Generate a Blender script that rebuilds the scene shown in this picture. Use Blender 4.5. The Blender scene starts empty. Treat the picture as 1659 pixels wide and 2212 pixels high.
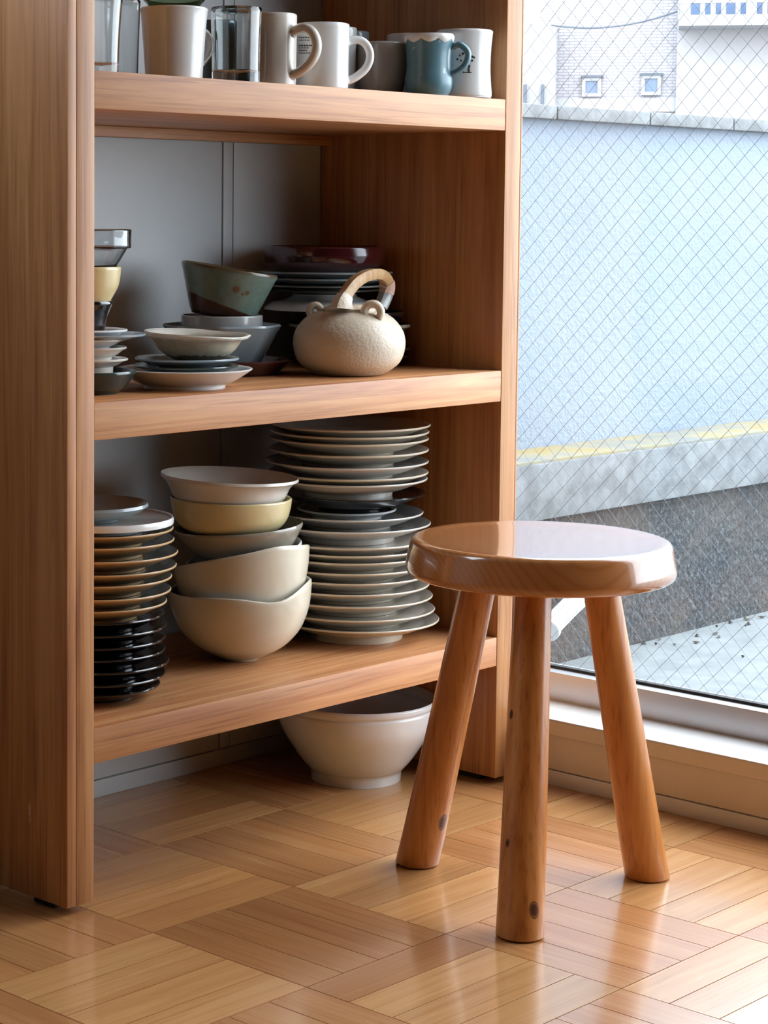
import bpy, bmesh, math, random
from mathutils import Vector, Matrix
random.seed(7)
scn = bpy.context.scene
col = scn.collection

# ------------------------------------------------------------------ camera
CF, CCX, CCY = 4517.85, 452.04, 827.61          # focal length and principal point in pixels of the 1659x2212 frame
CP = Vector((-1.73389, -1.81887, 0.87974))
CR = Vector((0.705827, -0.708364, 0.005343))
CU = Vector((0.052708, 0.060038, 0.996804))
CD = Vector((0.706421, 0.703289, -0.079713))
cd = bpy.data.cameras.new('camera'); cam = bpy.data.objects.new('camera', cd); col.objects.link(cam)
cd.sensor_fit = 'VERTICAL'; cd.sensor_height = 24.0; cd.sensor_width = 18.0
cd.lens = CF / 2212 * 24.0
cd.shift_x = (829.5 - CCX) / 2212; cd.shift_y = -(1106 - CCY) / 2212
cd.clip_start = 0.05; cd.clip_end = 400
m = Matrix((CR, CU, -CD)).transposed().to_4x4(); m.translation = CP
cam.matrix_world = m
scn.camera = cam

# ------------------------------------------------------------------ world, daylight, exposure
w = bpy.data.worlds.new('world'); scn.world = w; w.use_nodes = True
bg = w.node_tree.nodes['Background']
bg.inputs[0].default_value = (0.86, 0.93, 1.0, 1); bg.inputs[1].default_value = 9.3
scn.view_settings.view_transform = 'Standard'; scn.view_settings.look = 'None'
scn.view_settings.exposure = 0.0; scn.view_settings.gamma = 1.0
scn.view_settings.use_curve_mapping = False
cy = scn.cycles
cy.max_bounces = 10; cy.diffuse_bounces = 2; cy.glossy_bounces = 5; cy.transmission_bounces = 10; cy.transparent_max_bounces = 12
cy.caustics_reflective = False; cy.caustics_refractive = False; cy.sample_clamp_indirect = 6.0
cy.use_denoising = True

def portal(name, loc, rot, sx, sy):               # guides the sky's light through a window opening
    l = bpy.data.lights.new(name, 'AREA'); l.shape = 'RECTANGLE'; l.size = sx; l.size_y = sy
    l.cycles.is_portal = True
    o = bpy.data.objects.new(name, l); o.location = loc; o.rotation_euler = rot; col.objects.link(o)

# ------------------------------------------------------------------ pixel -> point helpers
def ray(px, py): return CD + CR * ((px - CCX) / CF) - CU * ((py - CCY) / CF)
def at(px, py, ax, v):
    d = ray(px, py); return CP + d * ((v - CP[ax]) / d[ax])
def atY(px, py, Y): return at(px, py, 1, Y)
def atplane(px, py, p, n):
    d = ray(px, py); return CP + d * ((p - CP).dot(n) / d.dot(n))
def rimc(xl, xr, yc, Y):
    """a round rim spanning xl..xr with its centre at pixel height yc, standing at depth Y -> centre, radius"""
    p = atY((xl + xr) / 2, yc, Y); return p, (xr - xl) / 2 * (p - CP).dot(CD) / CF
def on_cyl(px, py, c, r):
    d = ray(px, py); ox, oy = CP.x - c[0], CP.y - c[1]
    a = d.x * d.x + d.y * d.y; b = ox * d.x + oy * d.y; q = ox * ox + oy * oy - r * r
    return CP + d * ((-b - math.sqrt(max(b * b - a * q, 0))) / a)
AZ_R = math.atan2(-0.708364, 0.705827)            # azimuth of "towards the window side, square to the view"
def az(deg): return AZ_R - math.radians(deg)      # deg > 0 turns from there towards the room

# ------------------------------------------------------------------ materials
def srgb(r, g, b):
    f = lambda c: (c / 255 / 12.92) if c / 255 <= 0.04045 else ((c / 255 + 0.055) / 1.055) ** 2.4
    return (f(r), f(g), f(b), 1)
def new_mat(name):
    mt = bpy.data.materials.new(name); mt.use_nodes = True
    nt = mt.node_tree; return mt, nt, nt.nodes['Principled BSDF']
def nd(nt, t, **kw):
    n = nt.nodes.new(t)
    for k, v in kw.items(): setattr(n, k, v)
    return n
def ramp(nt, fac, stops):
    r = nd(nt, 'ShaderNodeValToRGB'); e = r.color_ramp.elements
    while len(e) < len(stops): e.new(0.5)
    for i, (p, c) in enumerate(stops): e[i].position = p; e[i].color = c
    nt.links.new(fac, r.inputs[0]); return r.outputs[0]
def mixc(nt, fac, a, b, mode='MIX'):
    n = nd(nt, 'ShaderNodeMix', data_type='RGBA', blend_type=mode)
    for s, v in ((0, fac), (6, a), (7, b)):
        if hasattr(v, 'is_linked'): nt.links.new(v, n.inputs[s])
        else: n.inputs[s].default_value = v
    return n.outputs[2]
def noise(nt, vec, scale, detail=3, rough=.55, dist=0.0):
    n = nd(nt, 'ShaderNodeTexNoise'); n.inputs['Scale'].default_value = scale; n.inputs['Detail'].default_value = detail
    n.inputs['Roughness'].default_value = rough; n.inputs['Distortion'].default_value = dist
    nt.links.new(vec, n.inputs['Vector']); return n.outputs['Fac']
def coords(nt, scale=(1, 1, 1), loc=(0, 0, 0), rot=(0, 0, 0), rnd=0.0):
    tc = nd(nt, 'ShaderNodeTexCoord'); mp = nd(nt, 'ShaderNodeMapping')
    v = tc.outputs['Object']
    if rnd:
        oi = nd(nt, 'ShaderNodeObjectInfo'); ml = nd(nt, 'ShaderNodeVectorMath', operation='MULTIPLY')
        cb = nd(nt, 'ShaderNodeCombineXYZ')
        for i in range(3): nt.links.new(oi.outputs['Random'], cb.inputs[i])
        nt.links.new(cb.outputs[0], ml.inputs[0]); ml.inputs[1].default_value = (rnd, rnd * 1.7, rnd * 2.3)
        ad = nd(nt, 'ShaderNodeVectorMath', operation='ADD'); nt.links.new(v, ad.inputs[0]); nt.links.new(ml.outputs[0], ad.inputs[1]); v = ad.outputs[0]
    nt.links.new(v, mp.inputs['Vector']); mp.inputs['Scale'].default_value = scale
    mp.inputs['Location'].default_value = loc; mp.inputs['Rotation'].default_value = rot
    return mp.outputs[0]
def bump(nt, bs, h, strength, dist=0.002):
    b = nd(nt, 'ShaderNodeBump'); b.inputs['Strength'].default_value = strength; b.inputs['Distance'].default_value = dist
    nt.links.new(h, b.inputs['Height']); nt.links.new(b.outputs[0], bs.inputs['Normal'])

def wood(name, lo, mid, hi, axis, rough=.45, dens=1.0, rnd=0.0, knots=(), tint=False, coat=0.0, marks=(), wear=0.0, contrast=1.0, pore=.75):
    mt, nt, bs = new_mat(name)
    st = [1, 1, 1]; st[axis] = 0.045
    v = coords(nt, tuple(st), rnd=rnd)
    st2 = [1, 1, 1]; st2[axis] = 0.02
    v2 = coords(nt, tuple(st2), loc=(3, 5, 7), rnd=rnd)
    n1 = noise(nt, v, 26 * dens, 4, .6, 1.1)
    n2 = noise(nt, v2, 150 * dens, 3, .6, .3)
    n3 = noise(nt, coords(nt, (1, 1, 1), rnd=rnd), 5, 2)
    k = .5 / contrast
    c = ramp(nt, n1, [(0.5 - .28 * k * 2, lo), (0.5, mid), (0.5 + .28 * k * 2, hi)])
    pores = ramp(nt, n2, [(0.30, (.62, .52, .45, 1)), (0.47, (1, 1, 1, 1))])
    c = mixc(nt, pore, c, pores, 'MULTIPLY')
    c = mixc(nt, .5, c, ramp(nt, n3, [(.3, (.84, .80, .78, 1)), (.7, (1.06, 1.05, 1.03, 1))]), 'MULTIPLY')
    if tint:
        oi = nd(nt, 'ShaderNodeObjectInfo'); c = mixc(nt, 1.0, c, oi.outputs['Color'], 'MULTIPLY')
    for (p, r, dark) in knots:
        g = nd(nt, 'ShaderNodeNewGeometry'); tc = nd(nt, 'ShaderNodeTexCoord')
        ds = nd(nt, 'ShaderNodeVectorMath', operation='SUBTRACT'); nt.links.new(tc.outputs['Object'], ds.inputs[0]); ds.inputs[1].default_value = p
        sc = nd(nt, 'ShaderNodeVectorMath', operation='MULTIPLY'); nt.links.new(ds.outputs[0], sc.inputs[0]); sc.inputs[1].default_value = (1, 1, .62)
        ln = nd(nt, 'ShaderNodeVectorMath', operation='LENGTH'); nt.links.new(sc.outputs[0], ln.inputs[0])
        dv = nd(nt, 'ShaderNodeMath', operation='DIVIDE'); nt.links.new(ln.outputs['Value'], dv.inputs[0]); dv.inputs[1].default_value = r
        c = mixc(nt, ramp(nt, dv.outputs[0], [(.55, (1, 1, 1, 1)), (.72, (.55, .55, .55, 1)), (.80, (1, 1, 1, 1)), (1.0, (0, 0, 0, 1))]), c, dark)
    for (p, size, colr) in marks:                  # scuffs and stains with a place of their own
        tc = nd(nt, 'ShaderNodeTexCoord')
        ds = nd(nt, 'ShaderNodeVectorMath', operation='SUBTRACT'); nt.links.new(tc.outputs['Object'], ds.inputs[0]); ds.inputs[1].default_value = p
        sc = nd(nt, 'ShaderNodeVectorMath', operation='DIVIDE'); nt.links.new(ds.outputs[0], sc.inputs[0]); sc.inputs[1].default_value = size
        ln = nd(nt, 'ShaderNodeVectorMath', operation='LENGTH'); nt.links.new(sc.outputs[0], ln.inputs[0])
        rg = noise(nt, coords(nt), 130, 3)
        ad = nd(nt, 'ShaderNodeMath', operation='ADD'); nt.links.new(ln.outputs['Value'], ad.inputs[0]); nt.links.new(rg, ad.inputs[1])
        c = mixc(nt, ramp(nt, ad.outputs[0], [(.75, (.6, .6, .6, 1)), (1.2, (0, 0, 0, 1))]), c, colr)
    nt.links.new(c, bs.inputs['Base Color'])
    rn = nd(nt, 'ShaderNodeMapRange'); nt.links.new(n1, rn.inputs[0]); rn.inputs[3].default_value = rough - .06; rn.inputs[4].default_value = rough + .08
    nt.links.new(rn.outputs[0], bs.inputs['Roughness'])
    bs.inputs['Coat Weight'].default_value = coat; bs.inputs['Coat Roughness'].default_value = .12
    bump(nt, bs, n2, .06 if tint else .22, .0006)
    return mt

def plain(name, c, rough=.5, metal=0, spec=.5, var=0.0, vs=20, bmp=0.0, bs_=200):
    mt, nt, bs = new_mat(name)
    bs.inputs['Base Color'].default_value = c; bs.inputs['Roughness'].default_value = rough; bs.inputs['Metallic'].default_value = metal
    bs.inputs['Specular IOR Level'].default_value = spec
    if var:
        n = noise(nt, coords(nt), vs, 4)
        cc = mixc(nt, 1.0, c, ramp(nt, n, [(.3, (1 - var,) * 3 + (1,)), (.7, (1 + var * .5,) * 3 + (1,))]), 'MULTIPLY')
        nt.links.new(cc, bs.inputs['Base Color'])
    if bmp: bump(nt, bs, noise(nt, coords(nt), bs_, 3), bmp, .002)
    return mt
def ceramic(name, c, rough=.18, var=.06, speck=None, bmp=0.0, coat=.25):
    mt, nt, bs = new_mat(name)
    v = coords(nt, rnd=3.0)
    n = noise(nt, v, 28, 3)
    cc = mixc(nt, 1.0, c, ramp(nt, n, [(.3, (1 - var,) * 3 + (1,)), (.7, (1, 1, 1, 1))]), 'MULTIPLY')
    if speck:
        s = noise(nt, v, speck[0], 2, .5)
        cc = mixc(nt, ramp(nt, s, [(speck[1], (0, 0, 0, 1)), (speck[1] + .05, (1, 1, 1, 1))]), cc, speck[2])
    nt.links.new(cc, bs.inputs['Base Color']); bs.inputs['Roughness'].default_value = rough
    bs.inputs['Coat Weight'].default_value = coat; bs.inputs['Coat Roughness'].default_value = .06
    if bmp: bump(nt, bs, noise(nt, v, 220, 2), bmp, .0015)
    return mt
def glassy(name, c=(1, 1, 1, 1), rough=.0):
    mt, nt, bs = new_mat(name)
    bs.inputs['Base Color'].default_value = c; bs.inputs['Roughness'].default_value = rough
    bs.inputs['Transmission Weight'].default_value = 1.0; bs.inputs['IOR'].default_value = 1.46
    return mt
def dipped(name, top, bottom, z, tilt=(0, 0), wob=.004, edge=None, rough=.3, spots=()):
    """glaze line at object height z, leaning by tilt"""
    mt, nt, bs = new_mat(name)
    tc = nd(nt, 'ShaderNodeTexCoord'); sp = nd(nt, 'ShaderNodeSeparateXYZ'); nt.links.new(tc.outputs['Object'], sp.inputs[0])
    n = noise(nt, tc.outputs['Object'], 60, 2)
    a = nd(nt, 'ShaderNodeMath', operation='MULTIPLY_ADD'); nt.links.new(n, a.inputs[0]); a.inputs[1].default_value = wob; nt.links.new(sp.outputs[2], a.inputs[2])
    bx_ = nd(nt, 'ShaderNodeMath', operation='MULTIPLY_ADD'); nt.links.new(sp.outputs[0], bx_.inputs[0]); bx_.inputs[1].default_value = tilt[0]; nt.links.new(a.outputs[0], bx_.inputs[2])
    by_ = nd(nt, 'ShaderNodeMath', operation='MULTIPLY_ADD'); nt.links.new(sp.outputs[1], by_.inputs[0]); by_.inputs[1].default_value = tilt[1]; nt.links.new(bx_.outputs[0], by_.inputs[2])
    mr = nd(nt, 'ShaderNodeMapRange'); nt.links.new(by_.outputs[0], mr.inputs[0]); mr.inputs[1].default_value = z + wob * .5 - .0012; mr.inputs[2].default_value = z + wob * .5 + .0012
    tp = mixc(nt, ramp(nt, noise(nt, tc.outputs['Object'], 90, 4, .7), [(.4, (0, 0, 0, 1)), (.75, (.55, .55, .55, 1))]), top, tuple(min(1, x * 1.5) for x in top[:3]) + (1,))
    c = mixc(nt, mr.outputs[0], bottom, tp)
    if edge:
        er = nd(nt, 'ShaderNodeMapRange'); nt.links.new(a.outputs[0], er.inputs[0]); er.inputs[1].default_value = edge[0] - .002; er.inputs[2].default_value = edge[0] + .002
        c = mixc(nt, er.outputs[0], c, edge[1])
    for (p, r, dark) in spots:
        ds = nd(nt, 'ShaderNodeVectorMath', operation='DISTANCE'); nt.links.new(tc.outputs['Object'], ds.inputs[0]); ds.inputs[1].default_value = p
        dv = nd(nt, 'ShaderNodeMath', operation='DIVIDE'); nt.links.new(ds.outputs['Value'], dv.inputs[0]); dv.inputs[1].default_value = r
        c = mixc(nt, ramp(nt, dv.outputs[0], [(.5, (.85, .85, .85, 1)), (1.0, (0, 0, 0, 1))]), c, dark)
    nt.links.new(c, bs.inputs['Base Color']); bs.inputs['Roughness'].default_value = rough
    return mt

W_LO, W_MID, W_HI = srgb(154, 96, 56), srgb(190, 132, 82), srgb(210, 158, 106)
M = {}
M['wood_z'] = wood('cabinet_wood_upright', W_LO, W_MID, W_HI, 2, .42, dens=1.5, contrast=1.05, pore=.8, marks=[((-.0372, .19, .118), (.03, .006, .030), srgb(214, 196, 176))])
M['wood_x'] = wood('cabinet_wood_shelf', srgb(170, 106, 66), srgb(202, 142, 94), srgb(222, 170, 120), 0, .42, dens=1.5, contrast=1.1, pore=.8)
M['wood_y'] = wood('cabinet_wood_side', W_LO, W_MID, W_HI, 2, .42)
M['plank'] = wood('parquet_wood', srgb(178, 122, 74), srgb(202, 148, 94), srgb(218, 170, 114), 0, .24, dens=1.5, rnd=9.0, tint=True, coat=.6, contrast=.62, pore=.5)
M['joint'] = plain('parquet_joint', srgb(70, 42, 24), .7)
M['panel_white'] = plain('painted_panel', srgb(205, 208, 210), .45, var=.05, vs=6)
M['wall_white'] = plain('white_wall', srgb(226, 224, 220), .7, var=.03, vs=3)
M['ceiling'] = plain('ceiling_board', srgb(120, 112, 104), .8)
M['wall_tan'] = plain('tan_wall', srgb(92, 76, 62), .8)
M['sill'] = plain('sill_paint', srgb(226, 224, 224), .38, var=.05, vs=14)
M['apron'] = plain('apron_paint', srgb(226, 214, 202), .5, var=.06, vs=10)
M['alu'] = plain('aluminium', srgb(205, 205, 208), .38, .75)
M['gasket'] = plain('gasket_rubber', srgb(38, 40, 44), .6)
M['wire'] = plain('mesh_wire', srgb(120, 126, 136), .5, .5)
M['pad'] = plain('foot_pad', srgb(30, 26, 22), .8)
M['cream_c'] = ceramic('cream_glaze', srgb(226, 214, 192))
M['white_c'] = ceramic('white_glaze', srgb(232, 230, 228))
M['offwhite_c'] = ceramic('off_white_glaze', srgb(222, 214, 204))
M['yellow_c'] = ceramic('pale_yellow_glaze', srgb(222, 202, 152))
M['grey_c'] = ceramic('grey_glaze', srgb(150, 152, 150))
M['bluegrey_c'] = ceramic('blue_grey_glaze', srgb(146, 158, 164))
M['mug_grey'] = ceramic('mug_grey_glaze', srgb(172, 172, 170))
M['black_c'] = ceramic('black_glaze', srgb(20, 19, 22), .12, coat=.6)
M['tan_c'] = ceramic('tan_stoneware', srgb(206, 170, 124), .35, var=.15)
M['darktop_c'] = ceramic('dark_green_glaze_and_shade', srgb(58, 66, 62), .15)  # real dark glaze, and also the painted shade on the tan plates' tops
M['maroon_c'] = ceramic('maroon_lacquer', srgb(62, 15, 19), .16, coat=.5)
M['bowl_grey'] = ceramic('warm_grey_glaze', srgb(160, 150, 134), .12)
M['bowl_in'] = ceramic('slate_glaze', srgb(96, 98, 92), .1, coat=.6)
M['teal_c'] = ceramic('teal_glaze', srgb(92, 132, 146), .35, var=.2, speck=(70, .66, srgb(170, 196, 204)))
M['tealdark_c'] = ceramic('deep_teal_glaze', srgb(54, 92, 102), .25)
M['speck_c'] = dipped('speckled_ash_glaze', srgb(172, 164, 146), srgb(86, 78, 66), .012, wob=.010, edge=(.0395, srgb(214, 208, 196)), rough=.25)
M['teapot_c'] = ceramic('rough_cream_stoneware', srgb(224, 206, 184), .42, bmp=.55, coat=.12)
M['glass'] = glassy('clear_glass', (.96, .985, .985, 1))
M['glass_dark'] = glassy('smoky_glass', (.86, .89, .90, 1))
M['glass_green'] = glassy('olive_glass', (.22, .27, .16, 1))
M['cane'] = wood('cane', srgb(150, 108, 66), srgb(186, 146, 100), srgb(206, 170, 126), 2, .45, dens=2)
M['cane_wrap'] = plain('pale_cane_wrap', srgb(196, 160, 142), .5, var=.2, vs=300)
M['ink'] = plain('black_print', srgb(24, 24, 26), .4)
M['conc'] = plain('weathered_concrete', srgb(116, 119, 121), .85, var=.35, vs=26, bmp=.4, bs_=90)
M['conc_floor'] = plain('terrace_concrete', srgb(124, 129, 130), .9, var=.22, vs=14, bmp=.3, bs_=60)
M['white_plastic'] = plain('white_plastic', srgb(226, 230, 234), .35)
M['leaf'] = plain('dry_leaf', srgb(70, 66, 58), .9)
M['far_white'] = plain('far_white_render', srgb(140, 141, 144), .9)
M['far_beige'] = plain('far_beige_siding', srgb(140, 137, 138), .9)
M['far_glass'] = plain('far_window_glass', srgb(74, 92, 118), .3)
M['far_dark'] = plain('far_dark_grey', srgb(72, 80, 90), .8)  # dark grey of the window hoods, vent pipes and cable
M['ground'] = plain('street', srgb(140, 140, 138), .9)

def stone_mat():
    mt, nt, bs = new_mat('rough_dark_stone')
    v = coords(nt)
    c = ramp(nt, noise(nt, v, 75, 4, .75), [(.36, srgb(22, 27, 32)), (.52, srgb(50, 55, 60)), (.66, srgb(92, 97, 98))])
    c = mixc(nt, ramp(nt, noise(nt, v, 3.2, 3), [(.42, (0, 0, 0, 1)), (.62, (.75, .75, .75, 1))]), c, srgb(74, 68, 64))
    nt.links.new(c, bs.inputs['Base Color']); bs.inputs['Roughness'].default_value = .9
    bump(nt, bs, noise(nt, v, 80, 4), .8, .01); return mt
M['stone'] = stone_mat()
def stucco_mat():
    mt, nt, bs = new_mat('pale_blue_stucco')
    v = coords(nt)
    c = ramp(nt, noise(nt, v, 1.6, 3), [(.35, srgb(120, 130, 143)), (.65, srgb(130, 140, 152))])
    nt.links.new(c, bs.inputs['Base Color']); bs.inputs['Roughness'].default_value = .9
    bump(nt, bs, noise(nt, v, 85, 3, .65), .5, .010); return mt
M['stucco'] = stucco_mat()
def ledge_mat():
    mt, nt, bs = new_mat('lichened_ledge')
    v = coords(nt)
    c = ramp(nt, noise(nt, v, 9, 4), [(.38, srgb(116, 117, 112)), (.52, srgb(134, 127, 104)), (.68, srgb(140, 122, 74))])
    nt.links.new(c, bs.inputs['Base Color']); bs.inputs['Roughness'].default_value = .95; return mt
M['ledge'] = ledge_mat()
def brick_mat():
    mt, nt, bs = new_mat('far_brick_tile')
    b = nd(nt, 'ShaderNodeTexBrick'); nt.links.new(coords(nt), b.inputs['Vector'])
    b.inputs['Scale'].default_value = 1.0; b.inputs['Brick Width'].default_value = .24; b.inputs['Row Height'].default_value = .068
    b.inputs['Mortar Size'].default_value = .012
    b.inputs['Color1'].default_value = srgb(146, 142, 145); b.inputs['Color2'].default_value = srgb(139, 135, 138); b.inputs['Mortar'].default_value = srgb(116, 115, 121)
    nt.links.new(b.outputs['Color'], bs.inputs['Base Color']); bs.inputs['Roughness'].default_value = .9; return mt
M['brick'] = brick_mat()
def pane_mat():
    mt, nt, bs = new_mat('window_glass')
    nt.nodes.remove(bs); out = [n for n in nt.nodes if n.type == 'OUTPUT_MATERIAL'][0]
    tr = nd(nt, 'ShaderNodeBsdfTransparent'); tr.inputs[0].default_value = (.955, .975, .985, 1)
    gl = nd(nt, 'ShaderNodeBsdfGlossy'); gl.inputs['Roughness'].default_value = .01
    lw = nd(nt, 'ShaderNodeLayerWeight'); lw.inputs[0].default_value = .5
    pw_ = nd(nt, 'ShaderNodeMath', operation='POWER'); nt.links.new(lw.outputs['Facing'], pw_.inputs[0]); pw_.inputs[1].default_value = 5.0
    fr = nd(nt, 'ShaderNodeMath', operation='MULTIPLY_ADD'); nt.links.new(pw_.outputs[0], fr.inputs[0]); fr.inputs[1].default_value = .7; fr.inputs[2].default_value = .025
    mx = nd(nt, 'ShaderNodeMixShader'); nt.links.new(fr.outputs[0], mx.inputs[0]); nt.links.new(tr.outputs[0], mx.inputs[1]); nt.links.new(gl.outputs[0], mx.inputs[2])
    nt.links.new(mx.outputs[0], out.inputs[0]); return mt
M['pane'] = pane_mat()

# ------------------------------------------------------------------ mesh helpers
def obj(name, bm, mats, parent=None, smooth=False, loc=None):
    me = bpy.data.meshes.new(name); bmesh.ops.recalc_face_normals(bm, faces=bm.faces); bm.to_mesh(me); bm.free()
    for mm in (mats if isinstance(mats, (list, tuple)) else [mats]): me.materials.append(mm)
    if smooth:
        for p in me.polygons: p.use_smooth = True
        if smooth != 'all': me.set_sharp_from_angle(angle=math.radians(smooth if smooth is not True else 50))
    o = bpy.data.objects.new(name, me); col.objects.link(o)
    if loc is not None: o.location = loc
    if parent: o.parent = parent
    return o
def tag(o, label, cat, group=None):
    o['label'] = label; o['category'] = cat
    if group: o['group'] = group
    return o
def thing(name, label, cat, loc=(0, 0, 0), group=None):
    o = bpy.data.objects.new(name, None); o.empty_display_size = .05; o.location = loc; col.objects.link(o)
    return tag(o, label, cat, group)
def struct(o, label=None):
    o['kind'] = 'structure'
    if label: o['label'] = label
    return o
def box(bm, x0, x1, y0, y1, z0, z1, bev=0.0):
    vs = [bm.verts.new((x, y, z)) for z in (z0, z1) for y in (y0, y1) for x in (x0, x1)]
    fs = [bm.faces.new([vs[i] for i in f]) for f in ((0, 2, 3, 1), (4, 5, 7, 6), (0, 1, 5, 4), (2, 6, 7, 3), (0, 4, 6, 2), (1, 3, 7, 5))]
    if bev:
        es = list({e for f in fs for e in f.edges})
        bmesh.ops.bevel(bm, geom=es, offset=bev, segments=2, affect='EDGES', profile=.6)
    return bm
def mbox(name, mats, parent, *a, bev=0.0): return obj(name, box(bmesh.new(), *a, bev=bev), mats, parent, smooth=(35 if bev else False))
def catmull(pts, n=5):
    out = []
    P = [pts[0]] + list(pts) + [pts[-1]]
    for i in range(1, len(P) - 2):
        for k in range(n):
            t = k / n; a, b, c, d = P[i - 1], P[i], P[i + 1], P[i + 2]
            out.append(tuple(.5 * (2 * b[j] + (c[j] - a[j]) * t + (2 * a[j] - 5 * b[j] + 4 * c[j] - d[j]) * t * t + (3 * b[j] - a[j] - 3 * c[j] + d[j]) * t ** 3) for j in range(len(b))))
    out.append(tuple(pts[-1])); return out
def lathe(bm, prof, seg=56, wob=None, c=(0, 0), split=None, poly=0):
    """revolve (r, z) pairs; wob(theta, r, z) -> (r, z); faces from profile index `split` on take material 1"""
    rings = []
    for (r, z) in prof:
        if r < 1e-5: rings.append([bm.verts.new((c[0], c[1], wob(0, 0, z)[1] if wob else z))])
        else:
            ring = []
            for k in range(seg):
                th = 2 * math.pi * k / seg; rr, zz = (wob(th, r, z) if wob else (r, z))
                if poly:
                    a = (th % (2 * math.pi / poly)) - math.pi / poly
                    rr *= (math.cos(math.pi / poly) / math.cos(a)) * .6 + .4 * math.cos(math.pi / poly) ** .3
                ring.append(bm.verts.new((c[0] + rr * math.cos(th), c[1] + rr * math.sin(th), zz)))
            rings.append(ring)
    for i in range(len(rings) - 1):
        a, b = rings[i], rings[i + 1]; mi = 1 if split is not None and i >= split else 0
        if len(a) == 1 and len(b) == 1: continue
        for k in range(seg):
            k2 = (k + 1) % seg
            if len(a) == 1: f = bm.faces.new((a[0], b[k2], b[k]))
            elif len(b) == 1: f = bm.faces.new((a[k], a[k2], b[0]))
            else: f = bm.faces.new((a[k], a[k2], b[k2], b[k]))
            f.material_index = mi
    return bm
def offset_profile(outer, t):
    inner = []
    for i, (r, z) in enumerate(outer):
        a = outer[max(i - 1, 0)]; b = outer[min(i + 1, len(outer) - 1)]
        dx, dz = b[0] - a[0], b[1] - a[1]; L = math.hypot(dx, dz) or 1
        inner.append((max(r - dz / L * t, 0), z + dx / L * t))
    return inner
def vessel_profile(outer, t, foot=None, floor=None):
    """outer: smooth (r,z) wall from the bottom to the rim; foot: (radius, height) of a turned ring; returns profile and split index"""
    o = catmull(outer, 6)
    inner = offset_profile(o, t)
    zf = floor if floor is not None else o[0][1] + t
    inner = [p for p in inner if p[1] >= zf and p[0] > .003]
    pro = [(0, o[0][1])]
    if foot:
        fr, fh = foot
        pro = [(0, o[0][1]), (fr - .006, o[0][1]), (fr - .005, o[0][1] - fh), (fr, o[0][1] - fh), (fr + .001, o[0][1] - fh * .3)]
        o = [p for p in o if p[0] > fr + .0015]
    pro += [p for p in o if p[0] > 1e-4]
    rt = pro[-1]; it = inner[-1]
    mid = ((rt[0] + it[0]) / 2, max(rt[1], it[1]) + t * .35)
    sp = len(pro)
    pro += [mid] + inner[::-1] + [(0, zf)]
    return pro, sp
def sweep(bm, path, radii, seg=14, flat=1.0, up=None, cap=True):
    """tube along a list of points; radius per point; flat squeezes the section along `up`"""
    rings = []; n = len(path)
    prev = None
    for i, p in enumerate(path):
        t = (path[min(i + 1, n - 1)] - path[max(i - 1, 0)]).normalized()
        if up is not None: b = (up - t * up.dot(t)).normalized()
        else:
            b = prev if prev is not None else (Vector((0, 0, 1)) if abs(t.z) < .9 else Vector((1, 0, 0)))
            b = (b - t * b.dot(t)).normalized(); prev = b
        a = t.cross(b); r = radii[i] if isinstance(radii, (list, tuple)) else radii
        rings.append([bm.verts.new(p + a * (r * math.cos(q)) + b * (r * flat * math.sin(q))) for q in (2 * math.pi * k / seg for k in range(seg))])
    for i in range(n - 1):
        for k in range(seg):
            k2 = (k + 1) % seg; bm.faces.new((rings[i][k], rings[i][k2], rings[i + 1][k2], rings[i + 1][k]))
    if cap: bm.faces.new(rings[0][::-1]); bm.faces.new(rings[-1])
    return bm
def vpath(pts, n=6): return [Vector(q) for q in catmull([tuple(p) for p in pts], n)]

# ------------------------------------------------------------------ the room
XA, XB, XC, XD, YF, YB = -.03716, .00802, .84551, .88798, .11734, .49522
S1T, S1B, S2T, S2B, S3T, S3B = 1.0581, 1.01099, .64597, .59845, .23212, .1871
XW, ZB = .90642, .0098
RX0, RY0, RZ = -3.6, -4.2, 2.45
T = .255
SILL = .1042; GX = 1.046                             # sill height, plane of the glass
WY0, WY1, WZ1 = -1.62, .455, 2.2                     # window_1 opening

fl = struct(mbox('floor', M['joint'], None, RX0 - .1, 1.2, RY0 - .1, YB + .12, -.14, -.0085), 'parquet floor of square blocks laid in a basket weave')
def plank_mesh(lx, ly):
    bm = bmesh.new(); hx, hy = lx / 2, ly / 2
    rings = [[bm.verts.new((sx * hx, sy * hy, z)) for sx, sy in ((-1, -1), (1, -1), (1, 1), (-1, 1))] for z in (-.0085, 0)]
    for k in range(4): bm.faces.new((rings[0][k], rings[0][(k + 1) % 4], rings[1][(k + 1) % 4], rings[1][k]))
    bm.faces.new(rings[-1]); bm.faces.new(rings[0][::-1])
    bmesh.ops.recalc_face_normals(bm, faces=bm.faces)
    me = bpy.data.meshes.new('plank'); bm.to_mesh(me); bm.free(); me.materials.append(M['plank']); return me
PW = T / 4; GAP = .0013
std = plank_mesh(T - GAP, PW - GAP)
cache = {}
prng = random.Random(31)
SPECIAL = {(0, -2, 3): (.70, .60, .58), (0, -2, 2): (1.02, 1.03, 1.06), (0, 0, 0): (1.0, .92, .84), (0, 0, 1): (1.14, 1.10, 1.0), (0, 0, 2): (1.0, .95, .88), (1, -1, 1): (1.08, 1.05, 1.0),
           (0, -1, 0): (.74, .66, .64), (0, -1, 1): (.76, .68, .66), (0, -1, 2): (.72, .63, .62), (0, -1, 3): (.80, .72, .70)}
rest = bmesh.new()
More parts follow.
